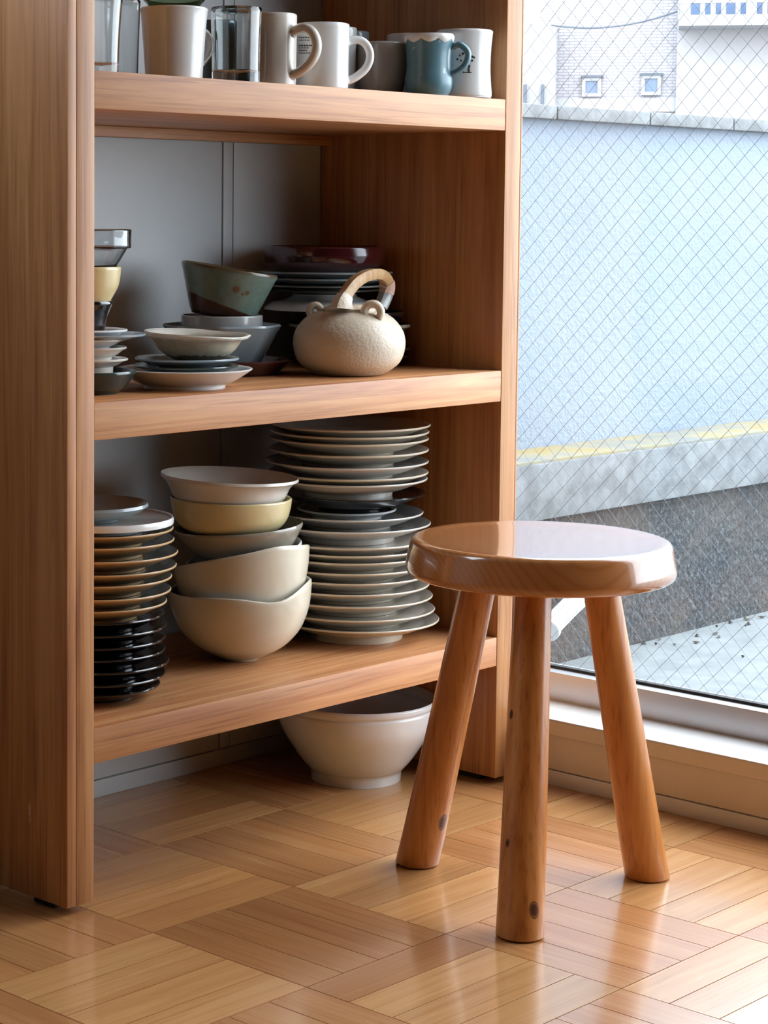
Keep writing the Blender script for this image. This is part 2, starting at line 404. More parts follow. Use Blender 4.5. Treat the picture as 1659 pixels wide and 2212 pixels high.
def add_rest(x0, x1, y0, y1):
    bm = rest; g = GAP / 2
    vs = [bm.verts.new((x, y, 0)) for x, y in ((x0 + g, y0 + g), (x1 - g, y0 + g), (x1 - g, y1 - g), (x0 + g, y1 - g))]
    lo = [bm.verts.new((v.co.x, v.co.y, -.0085)) for v in vs]
    bm.faces.new(vs)
    for k in range(4): bm.faces.new((lo[k], lo[(k + 1) % 4], vs[(k + 1) % 4], vs[k]))
for i in range(-15, 4):
    for j in range(-17, 2):
        along_x = (i + j) % 2 == 0
        near = -2 <= i and -4 <= j
        for k in range(4):
            x0, y0 = i * T, j * T
            if along_x: x1, y1 = x0 + T, y0 + (k + 1) * PW; y0 += k * PW
            else: y1, x1 = y0 + T, x0 + (k + 1) * PW; x0 += k * PW
            x1 = min(x1, XW + .004); y1 = min(y1, YB + .004); x0 = max(x0, RX0); y0 = max(y0, RY0)
            if x1 - x0 < .008 or y1 - y0 < .008: continue
            if not near: add_rest(x0, x1, y0, y1); continue
            L = (x1 - x0, y1 - y0) if along_x else (y1 - y0, x1 - x0)
            if abs(L[0] - T) < 1e-6 and abs(L[1] - PW) < 1e-6: me = std
            else:
                kk = (round(L[0], 4), round(L[1], 4))
                me = cache.get(kk) or cache.setdefault(kk, plank_mesh(L[0] - GAP, L[1] - GAP))
            o = bpy.data.objects.new('plank', me); col.objects.link(o); o.parent = fl
            o.location = ((x0 + x1) / 2, (y0 + y1) / 2, prng.uniform(-.00008, .0))
            if not along_x: o.rotation_euler = (0, 0, math.pi / 2)
            t = prng.uniform(.88, 1.10); wm = prng.uniform(-.04, .04)
            base = (t, t * (1 - wm * .6), t * (1 - wm)) if along_x else (t * .88, t * (.79 - wm * .5), t * (.77 - wm))
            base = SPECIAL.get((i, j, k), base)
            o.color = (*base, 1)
ro = obj('plank_field', rest, M['plank'], fl); ro['kind'] = 'stuff'; ro.color = (.95, .9, .86, 1)

W2 = (-1.25, -.28, 1.25, 2.4)
wb = struct(mbox('wall_back', M['wall_white'], None, W2[1], 1.2, YB + .012, YB + .12, -.14, RZ + .1), 'white wall behind the open wooden cabinet')
for a in ((RX0 - .1, W2[0], -.14, RZ + .1), (W2[0], W2[1], -.14, W2[2]), (W2[0], W2[1], W2[3], RZ + .1)): mbox('wall_piece', M['wall_white'], wb, a[0], a[1], YB + .012, YB + .12, a[2], a[3])
SEAM = .620
for (x0, x1) in ((W2[1] + .02, SEAM - .0035), (SEAM + .0228, XW + .06)):
    mbox('wall_panel', M['panel_white'], wb, x0, x1, YB, YB + .0119, .0275, RZ, bev=.0012)
mbox('batten', M['panel_white'], wb, SEAM + .0006, SEAM + .0218, YB + .0008, YB + .0119, .0275, RZ, bev=.001)
bb = struct(mbox('baseboard_back', M['panel_white'], None, RX0, XW, YB - .003, YB + .0119, .0, .0262, bev=.0012), 'low white baseboard under the cabinet')

# window wall
wr = struct(mbox('wall_right', M['wall_white'], None, GX - .03, 1.2, RY0 - .1, YB + .12, -.14, .078), 'white window wall')
for nm, a in (('wall_pier', (GX - .03, 1.2, WY1 + .0, YB + .012, .078, RZ)), ('wall_pier', (GX - .03, 1.2, RY0, WY0, .078, RZ)), ('wall_header', (GX - .03, 1.2, WY0, WY1, WZ1, RZ))):
    mbox(nm, M['wall_white'], wr, *a)
mbox('apron', M['apron'], wr, XW + .003, GX - .03, RY0, YB + .01, .0245, .0785, bev=.001)
br = struct(mbox('baseboard_right', M['sill'], None, XW, GX - .03, RY0, YB - .004, 0.0, .0232, bev=.0012), 'low pale baseboard below the window sill')
win = thing('window_1', 'tall wired-glass window in an aluminium frame above a white sill', 'window'); del win['category']; win['kind'] = 'structure'
mbox('window_sill', M['apron'], win, XW - .001, GX - .03, RY0, YB - .004, .0795, SILL - .0025, bev=.001)  # front takes the apron's tone, the shade on it put into the colour
mbox('sill_lit_top', M['sill'], win, XW - .0005, GX - .03, RY0, YB - .004, SILL - .0024, SILL, bev=.0008)  # thin paler layer: light falling on the sill's top put into its colour
FZ = .1495
mbox('frame_rail', M['alu'], win, GX - .0299, GX + .03, WY0, WY1, SILL - .022, FZ, bev=.002)
mbox('frame_rail', M['alu'], win, GX - .0299, GX + .03, WY0, WY1, WZ1 - .05, WZ1, bev=.002)
for y0 in (WY0, WY1 - .035): mbox('frame_stile', M['alu'], win, GX - .0299, GX + .03, y0, y0 + .035, FZ, WZ1 - .05, bev=.002)
mbox('gasket', M['gasket'], win, GX - .006, GX + .006, WY0 + .03, WY1 - .03, FZ - .002, FZ + .0045)
mbox('pane', M['pane'], win, GX - .0012, GX + .0012, WY0 + .03, WY1 - .03, FZ + .002, WZ1 - .052)
# wires cast inside the pane: two families of slanted lines
bm = bmesh.new(); DW, DH, WR = .0316, .0330, .00034
def wire(bm, a, b):
    d = (b - a).normalized(); n = Vector((1, 0, 0)); s = d.cross(n)
    r1, r2 = [], []
    for k in range(4):
        q = math.pi / 4 + k * math.pi / 2; v = (n * math.cos(q) + s * math.sin(q)) * WR
        r1.append(bm.verts.new(a + v)); r2.append(bm.verts.new(b + v))
    for k in range(4): bm.faces.new((r1[k], r1[(k + 1) % 4], r2[(k + 1) % 4], r2[k]))
yl, yh, zl, zh = -1.5, WY1 - .035, FZ, WZ1 - .05
sl = DH / DW
for fam in (1, -1):
    n0 = -130
    for k in range(n0, 130):
        pts = []
        c0 = k * DH                                   # z = c0 + fam*sl*y
        y_a, y_b = yl, yh
        f = lambda y: c0 + fam * sl * y
        ys = sorted(((zl - c0) / (fam * sl), (zh - c0) / (fam * sl)))
        y_a, y_b = max(yl, ys[0]), min(yh, ys[1])
        if y_b - y_a > .01: wire(bm, Vector((GX, y_a, f(y_a))), Vector((GX, y_b, f(y_b))))
obj('wire_mesh', bm, M['wire'], win)['kind'] = 'stuff'

wl = struct(mbox('wall_left', M['wall_tan'], None, RX0 - .12, RX0, RY0 - .1, YB + .12, -.14, RZ + .1), 'plain wall across the room')
win2 = thing('window_2', 'clear window in the back wall away from the cabinet', 'window'); del win2['category']; win2['kind'] = 'structure'
for a in ((W2[0], W2[1], W2[2], W2[2] + .05), (W2[0], W2[1], W2[3] - .05, W2[3]), (W2[0], W2[0] + .05, W2[2] + .05, W2[3] - .05), (W2[1] - .05, W2[1], W2[2] + .05, W2[3] - .05)): mbox('frame_bar', M['alu'], win2, a[0], a[1], YB + .03, YB + .09, a[2], a[3])
mbox('pane', M['pane'], win2, W2[0] + .03, W2[1] - .03, YB + .058, YB + .062, W2[2] + .03, W2[3] - .03)
struct(mbox('wall_front', M['wall_tan'], None, RX0 - .1, 1.2, RY0 - .1, RY0, -.14, RZ + .1), 'white wall behind the viewer')
struct(mbox('ceiling', M['ceiling'], None, RX0 - .1, 1.2, RY0 - .1, YB + .12, RZ, RZ + .1), 'white ceiling')
portal('portal_window', (1.21, (WY0 + WY1) / 2, 1.13), (0, math.pi / 2, 0), WZ1 - .15, WY1 - WY0)
portal('portal_back_window', ((W2[0] + W2[1]) / 2, YB + .13, (W2[2] + W2[3]) / 2), (-math.pi / 2, 0, 0), W2[1] - W2[0], W2[3] - W2[2])

# ------------------------------------------------------------------ outdoors
struct(mbox('terrace_floor', M['conc_floor'], None, 1.2, 7.5, -7.0, .95, -.25, -.035), 'pale concrete terrace outside the window')
struct(mbox('street_ground', M['ground'], None, -60, 90, -70, 90, -6.4, -6.2), 'street far below')
par = thing('parapet_wall', 'pale blue stucco parapet wall at the edge of the terrace', 'wall', (1.2, .80, -.035))
def pbox(nm, mt, x0, x1, y0, y1, z0, z1, bev=0.0):
    o = mbox(nm, mt, par, x0, x1, y0, y1, z0, z1, bev=bev); o.matrix_parent_inverse = par.matrix_basis.inverted(); return o
pbox('stucco_face', M['stucco'], 1.205, 7.5, .80, .98, .30, 1.085)
pbox('stone_base', M['stone'], 1.205, 7.5, .665, .98, -.035, .275)
pbox('concrete_beam', M['conc'], 1.205, 7.5, .64, .7999, .2751, .389, .004)
pbox('beam_top', M['ledge'], 1.205, 7.5, .648, .7998, .3891, .394)
xx = 1.205
while xx < 7.4:
    pbox('cap_block', M['conc'], xx, xx + .345, .775, 1.0, 1.0851, 1.114, .004); xx += .349
lb = bmesh.new(); lr = random.Random(5)
for k in range(70):
    x = lr.uniform(1.5, 4.2); y = .655 - abs(lr.gauss(0, .045)); s = lr.uniform(.004, .013); a = lr.uniform(0, 6.28)
    if k > 55: y = lr.uniform(-.3, .5); s *= .7
    vs = [lb.verts.new((x + s * math.cos(a + q) * (1 if n % 2 else .5), y + s * math.sin(a + q) * (1 if n % 2 else .5), -.0345 + (.004 if n % 2 else .0005))) for n, q in enumerate((0, 1.57, 3.14, 4.71))]
    top = lb.verts.new((x, y, -.029)); 
    for n in range(4): lb.faces.new((vs[n], vs[(n + 1) % 4], top))
    lb.faces.new(vs[::-1])
lo_ = tag(obj('leaf_litter', lb, M['leaf']), 'dark dry leaf scraps scattered along the foot of the parapet', 'leaves'); lo_['kind'] = 'stuff'
pp = [Vector((2.02, .595, -.012)), Vector((2.02, .60, .06)), Vector((2.03, .605, .12)), Vector((2.1, .61, .20)), Vector((2.16, .615, .26))]
pp = vpath([at(1183, 1362, 1, .60), at(1200, 1342, 1, .605), at(1245, 1297, 1, .605), at(1300, 1250, 1, .605)], 5)
dp = thing('drainpipe', 'white plastic drainpipe leaning against the dark stone base outside', 'pipe', tuple(pp[0]))
q = obj('pipe', sweep(bmesh.new(), [p - pp[0] for p in pp], .021, 16), M['white_plastic'], dp, smooth=True)
q = obj('collar', sweep(bmesh.new(), [pp[0] - pp[0], pp[2] - pp[0]], .0245, 16), M['white_plastic'], dp, smooth=True)

# far building, square to a line of sight about 48 m away
bd = Vector((.839, .544, 0)).normalized(); br_ = Vector((bd.y, -bd.x, 0)); BP = CP + bd * 48
bld = thing('apartment_building', 'pale brick-tiled apartment building beyond the parapet', 'building', (BP.x, BP.y, -6.2))
ang = math.atan2(br_.y, br_.x)
bld.rotation_euler = (0, 0, ang)
def bl(px, py):                                       # facade coordinates (along, up) of a pixel
    p = atplane(px, py, BP, bd) - BP; return p.dot(br_), p.z + CP.z + 6.2
def fbox(nm, mt, x0, x1, d0, d1, z0, z1, parent=None):  # d: metres in front (-) of or behind the facade
    return obj(nm, box(bmesh.new(), x0, x1, d0, d1, z0, z1), mt, parent or bld)
X1, ZT = bl(1205, 62); X2, _ = bl(1462, 100); X0, ZB1 = bl(1060, 260); X3, _ = bl(1900, 100)
bo = bmesh.new(); box(bo, X1 - .4, X2, 0, 6, 0, 15.5)
wall = obj('brick_wall', bo, M['brick'], bld, loc=(0, 0, 0))
for p in wall.data.vertices: p.co = (p.co.x, p.co.z, -p.co.y)      # facade lies in the mesh's own x-y plane so the courses run level
wall.rotation_euler = (math.pi / 2, 0, 0)
fbox('side_wall', M['far_white'], X0 - 9, X1, -.8, 6, 0, bl(1150, 58)[1])
fbox('siding_wall', M['far_beige'], X2 + .001, X3 + 10, -.25, 6, 0, 15.5)
za, zb_ = bl(1300, 213)[1], bl(1300, 222)[1]
fbox('string_course', M['far_white'], X1, X2, -.08, 0, za - .3, za)
for (xl, xr, yt, yb) in ((1258, 1298, 168, 209), (1386, 1427, 163, 206)):
    a, t_ = bl(xl, yt); b, b_ = bl(xr, yb)
    f = bmesh.new(); th = .075
    box(f, a, b, -.10, 0, t_ - th, t_); box(f, a, b, -.10, 0, b_, b_ + th); box(f, a, a + th, -.10, 0, b_ + th, t_ - th); box(f, b - th, b, -.10, 0, b_ + th, t_ - th)
    wf = obj('window', f, M['far_white'], bld)
    obj('pane', box(bmesh.new(), a + th, b - th, -.05, -.01, b_ + th, t_ - th), M['far_glass'], wf)
    obj('hood', box(bmesh.new(), a - .03, b + .05, -.16, -.0, t_, t_ + .04), M['far_dark'], wf)
for px in (1139, 1176):
    a, t_ = bl(px - 3, 188); b, b_ = bl(px + 3, 222); fbox('vent_pipe', M['far_dark'], a, b, -.95, -.81, b_ - .3, t_)
balc = obj('balcony', box(bmesh.new(), bl(1466, 50)[0], X3 + 2, -1.25, -.25, bl(1466, 52)[1] - .15, bl(1466, 50)[1]), M['far_white'], bld)
bz0 = bl(1466, 50)[1]; bz1 = bl(1466, 8)[1]
fbox('rail', M['far_white'], bl(1466, 0)[0], X3 + 2, -1.25, -1.15, bz1 - .12, bz1 + .05, balc)
fbox('rail', M['far_white'], bl(1466, 0)[0], X3 + 2, -1.25, -1.15, bz0, bz0 + .06, balc)
fbox('back_panel', M['far_glass'], bl(1470, 0)[0], X3 + 2, -.30, -.26, bz0, bz1 + 1.6, balc)
x = bl(1468, 30)[0]; n = 0
while x < X3 + 2:
    wd = .10 if n % 5 else .22
    fbox('bar', M['far_white'], x, x + wd, -1.24, -1.16, bz0 + .06, bz1 - .12, balc); x += wd + (.12 if n % 3 else .2); n += 1
a, az_ = bl(1195, 63); b, bz_ = bl(1462, 34)
cpts = [Vector((a + (b - a) * k / 10, -1.0, az_ + (bz_ - az_) * k / 10 - .18 * (1 - (k / 5 - 1) ** 2))) for k in range(11)]
obj('cable', sweep(bmesh.new(), cpts, .022, 6), M['far_dark'], bld)

# ------------------------------------------------------------------ the cabinet
cab = thing('open_cabinet', 'open wooden shelf cabinet filled with crockery beside the window', 'cabinet', ((XA + XD) / 2, (YF + YB) / 2, 0))
ci = Matrix.Translation(cab.location).inverted()
def cpart(nm, mt, *a, bev=.0015, parent=None):
    o = mbox(nm, mt, parent or cab, *a, bev=bev); o.matrix_parent_inverse = ci; return o
TOPZ = 1.50
tA, tD = at(165, 1000, 1, YF).x, at(1124.5, 300, 1, YF).x
for (x0, x1) in ((XA, tA - .0002), (tA + .0002, XB), (XC, tD - .0002), (tD + .0002, XD)):
    cpart('side_board', M['wood_z'], x0, x1, YF, YB - .0035, ZB, TOPZ)
for zt, zb2 in ((S1T, S1B), (S2T, S2B), (S3T, S3B), (TOPZ, TOPZ - .045)):
    cpart('shelf', M['wood_x'], XB + .0002, XC - .0002, YF + .0006, YB - .004, zb2, zt)
cpart('cleat', M['wood_x'], XB + .0003, XC - .0003, YB - .028, YB - .0042, S1B - .016, S1B - .0002)
for (x, y) in ((XA + .0225, YF + .055), (XA + .0225, YB - .06), (XC + .021, YF + .055), (XC + .021, YB - .06)):
    cpart('foot_pad', M['pad'], x - .013, x + .013, y - .02, y + .02, 0.0002, ZB, bev=0)

# ------------------------------------------------------------------ plates
def plate(name, c, zf, rim_z, r, mats, label, group=None, foot=.60, lip=.0028, hb=.0205, well=None, flat=None, tiltx=0.0, tilty=0.0, th=.0034):
    """a plate whose foot ring stands on zf and whose rim is at rim_z; hb is the height of the dish above the foot.
    returns the height of its well, on which the next plate stands"""
    hb = min(hb, rim_z - zf - .0012); fh = rim_z - zf - hb; fr = r * foot; wl_ = well if well is not None else .0045; flatr = fr + (r - fr) * (.18 if flat is None else flat)
    curve = catmull([(fr + .0008, 0), (fr + (r - fr) * .35, hb * .22), (fr + (r - fr) * .75, hb * .64), (r - .0005, hb - lip)], 5)
    out = [(0, fh - .0002), (fr - .006, fh - .0002), (fr - .005, 0), (fr, 0)] + [(a, b + fh) for a, b in curve]
    sp = len(out)
    inn = [(a, max(b, wl_ + .0002) + fh) for a, b in offset_profile(catmull(curve, 2), th) if flatr + .001 < a < r - .0045 and b < hb - .0012]
    pr = out + [(r, fh + hb - lip * .45), (r - .0012, fh + hb), (r - .0040, fh + hb - .0008)] + inn[::-1] + [(flatr, fh + wl_), (0, fh + wl_)]
    wob = (lambda th_, rr, z: (rr, z + rr * math.cos(th_) * tiltx + rr * math.sin(th_) * tilty)) if (tiltx or tilty) else None
    o = obj(name, lathe(bmesh.new(), pr, 64, split=sp + 1, wob=wob), mats, smooth=55, loc=(c[0], c[1], zf))
    tag(o, label, 'plate', group)
    return zf + fh + wl_
ORD = ['lowest', 'second', 'third', 'fourth', 'fifth', 'sixth', 'seventh', 'eighth', 'ninth', 'tenth', 'eleventh', 'twelfth', 'thirteenth', 'fourteenth', 'fifteenth', 'sixteenth', 'seventeenth', 'eighteenth', 'nineteenth', 'topmost']

def front_rim(xl, xr, yf, Y):
    """as rimc but yf is the pixel height of the rim's near edge"""
    p, r = rimc(xl, xr, yf, Y); h = Vector((CP.x - p.x, CP.y - p.y, 0)).normalized()
    for _ in range(8):
        q = p + h * r; d = q - CP; py = CCY - CF * d.dot(CU) / d.dot(CD)
        d0 = p - CP; py0 = CCY - CF * d0.dot(CU) / d0.dot(CD)
        p = atY((xl + xr) / 2, yf + py0 - py, Y)
    return p, r

rows = [(592, 948, 1365.4), (588, 939, 1341.5), (584, 934, 1312), (580, 927, 1286), (582, 925, 1262), (582, 927, 1240.7), (582, 927, 1218), (580, 928, 1202), (580, 929, 1185), (575, 930, 1150.6), (590, 914, 1125), (641, 856, 1110.8), (600, 919, 1081.6), (580, 923, 1050), (580, 925, 1036.5), (573, 925.5, 1012.6), (579, 926, 986), (580, 926, 961), (583, 927, 946), (586, 930, 930.4)]
YR = .276
rs = [front_rim(a, b, c, YR) for a, b, c in rows]
HB = [.021 if n not in (11, 12) else {11: .011, 12: .0235}[n] for n in range(20)]
def fill(rims, hbs, n):                              # how far the well of plate n rises so that the next foot ring is low
    if n + 1 >= len(rims): return None
    return min(max((rims[n + 1][0].z - hbs[n + 1]) - (rims[n][0].z - hbs[n]) - .0042, .0045), hbs[n] - .0045)
zw = S3T + .0003
for n, (p, r) in enumerate(rs):
    mt = [M['cream_c'], M['offwhite_c']]
    kind = 'cream glazed dinner plate'
    if n == 12: mt = [M['black_c']] * 2; kind = 'black glazed plate'
    if n == 11: mt = [M['white_c']] * 2; kind = 'small white saucer'
    if n in (9, 10, 13, 15): mt = [M['offwhite_c'], M['grey_c']]; kind = 'off-white dinner plate'
    zw = plate('dinner_plate' if n != 11 else 'saucer', (p.x, p.y), zw + (.0003 if n else 0), p.z, r, mt, f'{kind}, {ORD[n]} from the bottom of the tall stack nearest the window' if n not in (0, 19) else f'{kind}, {ORD[n]} of the tall plate stack nearest the window', 'tall stack of dinner plates', foot=.56 if n not in (11, 12) else (.70 if n == 11 else .46), hb=HB[n], well=fill(rs, HB, n))

rowsL = [(70, 346, 1503), (62, 358, 1482), (60, 366, 1455), (62, 358, 1428), (62, 358, 1402), (60, 361, 1375), (64, 356, 1348), (62, 361, 1322), (60, 370, 1297), (60, 372, 1268), (58, 382, 1244), (58, 385, 1215), (60, 377, 1186), (60, 375, 1161), (58, 376, 1138)]
rl = [front_rim(a, b, c, .255) for a, b, c in rowsL]
HL = [.0165] + [.020 if n < 14 else .016 for n in range(1, 15)]
zw = S3T + .0003
for n, (p, r) in enumerate(rl):
    if n < 7: mt, kind = [M['black_c']] * 2, 'glossy black plate'
    elif n < 14: mt, kind = [M['tan_c'], M['darktop_c']], 'tan plate with a shade-darkened top'  # shade on the upper faces is put in as a dark colour
    else: mt, kind = [M['white_c'], M['offwhite_c']], 'thick flat white plate'
    lab = f'{kind}, {ORD[n]} from the bottom of the stack against the near panel' if n else f'{kind}, lowest of the stack against the near panel'
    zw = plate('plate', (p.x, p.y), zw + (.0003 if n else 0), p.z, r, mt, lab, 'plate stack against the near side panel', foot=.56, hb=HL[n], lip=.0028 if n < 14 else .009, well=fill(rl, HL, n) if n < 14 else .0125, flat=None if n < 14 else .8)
# small grey dish lying on the thick white plate
p, r = front_rim(60, 321, 1105, .255)
zt = zw + .0003
REC = {}
def vessel(name, c, z0, outer, t, mats, label, cat, group=None, foot=None, wob=None, poly=0, seg=64, split=True, floor=None, rot=None):
    pro, sp = vessel_profile(outer, t, foot, floor)
    o = obj(name, lathe(bmesh.new(), pro, seg, wob=wob, split=sp if split else None, poly=poly), mats, smooth=50 if poly else 60, loc=(c[0], c[1], z0))
    if rot: o.rotation_euler = rot
    k = math.cos(math.pi / poly) if poly else 1.0
    REC['last'] = dict(inner=[(r * k, z + z0) for r, z in pro[sp + 1:]][::-1], c=Vector((c[0], c[1])), rout=pro[sp - 1][0], top=max(z for r, z in pro) + z0)
    return tag(o, label, cat, group)
def nest(shape, rim_z, t, prev, foot=None, gap=.0008, c=None):
    """height at which a vessel of outline shape(h) with its rim at rim_z comes to rest inside prev"""
    z0 = rim_z - .05
    inn = prev['inner']; rin = max(r for r, z in inn); off = (Vector((c[0], c[1])) - prev['c']).length if c is not None else 0.0
    def floor_z(r):
        if r > prev['rout'] + .001: return -9
        if r >= rin: return prev['top']
        for (r0, q0), (r1, q1) in zip(inn, inn[1:]):
            if r0 <= r <= r1: return q0 + (q1 - q0) * (r - r0) / max(r1 - r0, 1e-7)
        return inn[0][1]
    for _ in range(30):
        pts = [p for p in vessel_profile(shape(rim_z - z0), t, foot)[0]]
        top = max(range(len(pts)), key=lambda k: pts[k][1]); pts = pts[:top + 1]
        dense = [(a[0] + (b[0] - a[0]) * q / 6, a[1] + (b[1] - a[1]) * q / 6) for a, b in zip(pts, pts[1:]) for q in range(7)]
        z1 = max(floor_z(r + off) - z for r, z in dense) + gap
        z0 = z0 + (z1 - z0) * .6
    return z0
hd = max(p.z - zt, .008) - .003
vessel('small_dish', (p.x, p.y), zt + .003, [(0, 0), (r * .55, .001), (r * .85, hd * .45), (r, hd - .003)], .0035, [M['bluegrey_c'], M['grey_c']], 'shallow grey dish lying on the thick white plate', 'dish', foot=(r * .5, .003))

# ------------------------------------------------------------------ mixing-bowl stack on the lower shelf
YBW = .285
G = 'nested bowls on the lower shelf'
fR = Vector((math.cos(AZ_R), math.sin(AZ_R))); fF = Vector((math.cos(az(90)), math.sin(az(90))))
def rimtilt(h, right, front, dips=(), start=.25):
    """lean of the rim: `right` towards the window side, `front` towards the room, plus dips (deg, depth, width)"""
    def wob(th, r, z):
        k = max(0.0, (z / h - start) / (1 - start)) if z > 0 else 0.0
        k = min(k, 1.05) ** 1.6
        u = Vector((math.cos(th), math.sin(th)))
        dz = right * u.dot(fR) + front * u.dot(fF)
        for (dg, dep, wd) in dips:
            d = math.degrees(math.atan2(math.sin(th - az(dg)), math.cos(th - az(dg)))); dz -= dep * math.exp(-(d / wd) ** 2)
        return r, z + dz * k
    return wob
pb, rb = rimc(364, 673, 1264, YBW); hb = pb.z - S3T - .0023
vessel('mixing_bowl', (pb.x, pb.y), S3T + .0023, [(0, 0), (.020, .0004), (rb * .28, .0012), (rb * .42, hb * .07), (rb * .65, hb * .2), (rb * .85, hb * .42), (rb * .965, hb * .70), (rb * 1.0, hb * .92), (rb * 1.0, hb)], .0042, [M['cream_c'], M['white_c']], 'large cream mixing bowl with a dipping spout, lowest of the nested bowls', 'bowl', G, foot=(.027, .002), wob=rimtilt(hb, .008, 0, [(60, .013, 26), (18, -.003, 20)], .6))
big = REC['last']
def stacked(name, xl, xr, py, shape, t, mats, label, foot, wobf, gap, prev):
    p, r = rimc(xl, xr, py, YBW); f = lambda h: [(a * r if a > .3 else a, b * h) for a, b in shape]
    z0 = nest(f, p.z, t, prev, foot, gap, p); h = p.z - z0
    vessel(name, (p.x, p.y), z0, f(h), t, mats, label, 'bowl', G, foot=foot, wob=wobf(h))
    return REC['last']
wv = stacked('mixing_bowl', 372, 671, 1203, [(0, 0), (.020, .002), (.38, .055), (.64, .22), (.85, .52), (.96, .82), (.985, 1)], .0038, [M['cream_c'], M['white_c']], 'deep cream bowl with a leaning rim, set in the large mixing bowl', (.028, .003), lambda h: rimtilt(h, .0165, .017, [(60, -.003, 20)], .55), .004, big)
w6 = stacked('serving_bowl', 398, 656, 1194, [(0, 0), (.024, .002), (.42, .06), (.72, .34), (.90, .70), (.97, 1)], .0035, [M['white_c'], M['white_c']], 'white bowl showing only its raised rim between the cream and grey bowls', (.028, .003), lambda h: rimtilt(h, .017, -.004, (), .5), .002, wv)
gb = stacked('serving_bowl', 374, 657, 1139, [(0, 0), (.024, .002), (.48, .09), (.78, .46), (.985, 1)], .0036, [M['bowl_grey'], M['bowl_in']], 'warm grey bowl with a glossy slate inside, middle of the nested bowls', (.028, .003), lambda h: rimtilt(h, .006, 0, (), .5), .003, w6)
yb_ = stacked('serving_bowl', 367, 631, 1075, [(0, 0), (.026, .002), (.50, .05), (.78, .22), (.92, .46), (.98, .76), (1, 1)], .0036, [M['yellow_c'], M['yellow_c']], 'pale yellow bowl under the flared white bowl', (.03, .003), lambda h: rimtilt(h, -.001, 0), .002, gb)
stacked('flared_bowl', 344, 648, 1032, [(0, 0), (.034, .002), (.62, .12), (.785, .42), (.86, .74), (.93, .92), (.985, 1)], .0036, [M['offwhite_c'], M['offwhite_c']], 'wide flared white bowl on top of the nested bowls', (.036, .003), lambda h: rimtilt(h, -.004, 0, (), .5), .0015, yb_)

# big bowl standing on the floor
YG = .297
p, r = rimc(597, 944, 1503, YG); h = p.z
vessel('floor_bowl', (p.x, p.y), .0182, [(.0, 0), (.066, .0005), (.080, .006), (r * .80, h * .27), (r * .95, h * .52), (r * .985, h * .72), (r * .972, h * .765), (r * 1.0, h * .80), (r * 1.0, h - .020)], .006, [M['white_c'], M['white_c']], 'big white footed bowl standing on the floor under the cabinet', 'bowl', foot=(.0705, .018))

# ------------------------------------------------------------------ middle shelf
Z2 = S2T + .0003
YP = .2125
p, r = rimc(250, 546, 794, YP)
zw = plate('pasta_plate', (p.x, p.y), Z2, p.z, r, [M['white_c'], M['white_c']], 'white wide-rimmed pasta plate at the front edge of the middle shelf', foot=.60, lip=.002, hb=.0225)
p1, r1 = rimc(288, 515, 787, YP)
zw = plate('side_plate', (p1.x, p1.y), zw + .0003, p1.z, r1, [M['darktop_c'], M['darktop_c']], 'small olive-dark plate lying in the white pasta plate', foot=.55, hb=.0135)
p2, r2 = rimc(290, 517, 771, YP)
zw = plate('side_plate', (p2.x, p2.y), zw + .0003, p2.z, r2, [M['bluegrey_c'], M['grey_c']], 'small blue-grey plate directly under the speckled bowl', foot=.55, hb=.0135)
zb_s = zw + .0004
p3, r3 = rimc(314, 538, 721, YP); h = p3.z - zb_s
vessel('speckled_bowl', (p3.x, p3.y), zb_s, [(0, 0), (.024, 0), (.031, .003), (r3 * .72, h * .42), (r3 * .86, h * .78), (r3 * .97, h * .93), (r3, h - .003)], .0045, [M['speck_c'], M['speck_c']], 'small ash-glazed bowl with flared rim on two stacked plates', 'bowl', wob=rimtilt(h, -.002, -.001, [(40, .002, 30), (-60, .002, 25)], .6))

YO = .352
p4, r4 = rimc(368, 624, 774, YO); r4 = .093
rz = max(p4.z, Z2 + .018)
zw = plate('maroon_dish', (p4.x, p4.y), Z2, rz, r4, [M['maroon_c'], M['maroon_c']], 'shallow maroon lacquer dish under the octagonal grey bowl', foot=.74, hb=rz - Z2 - .0015)
p5, r5 = rimc(365, 610, 704, .357); z5 = zw + .0003; h = p5.z - z5
c5 = (p5.x - .004, p5.y + .004)
vessel('octagonal_bowl', c5, z5, [(0, 0), (.050, 0), (.055, .003), (r5 * .83, h * .45), (r5 * .97, h * .8), (r5 * 1.06, h)], .0035, [M['bluegrey_c'], M['bluegrey_c']], 'octagonal blue-grey bowl holding two more bowls', 'bowl', poly=8, seg=64)
p6, r6 = rimc(390, 567, 682, .357)
f6 = lambda h: [(0, 0), (.026, 0), (.032, .003), (r6 * .80, h * .22), (r6 * .97, h * .52), (r6 * 1.0, h * .8), (r6, h)]
z6 = nest(f6, p6.z, .0035, REC['last'], None, .002, c5); h6 = p6.z - z6
vessel('grey_bowl', c5, z6, f6(h6), .0035, [M['mug_grey'], M['mug_grey']], 'small straight-sided grey bowl inside the octagonal bowl', 'bowl')
p7, r7 = rimc(374, 585, 604, .357); z7 = nest(lambda h: [(0, 0), (.040, 0), (.047, .003), (.0535, .018), (.063, .045), (.0725, .071)], p7.z, .0042, REC['last'], None, .0095, p7)
M['tea_c'] = dipped('celadon_over_brown', srgb(98, 116, 106), srgb(58, 32, 24), .0195, tilt=(.150, -.150), wob=.003, edge=(.071, srgb(92, 78, 58)), rough=.22,
                    spots=[((*(fR * .013 + fF * .061), .046), .0075, srgb(92, 54, 26)), ((*(fR * .030 + fF * .054), .043), .005, srgb(100, 62, 32)), ((*(fR * .024 + fF * .057), .040), .003, srgb(100, 62, 32))])
h7 = .071
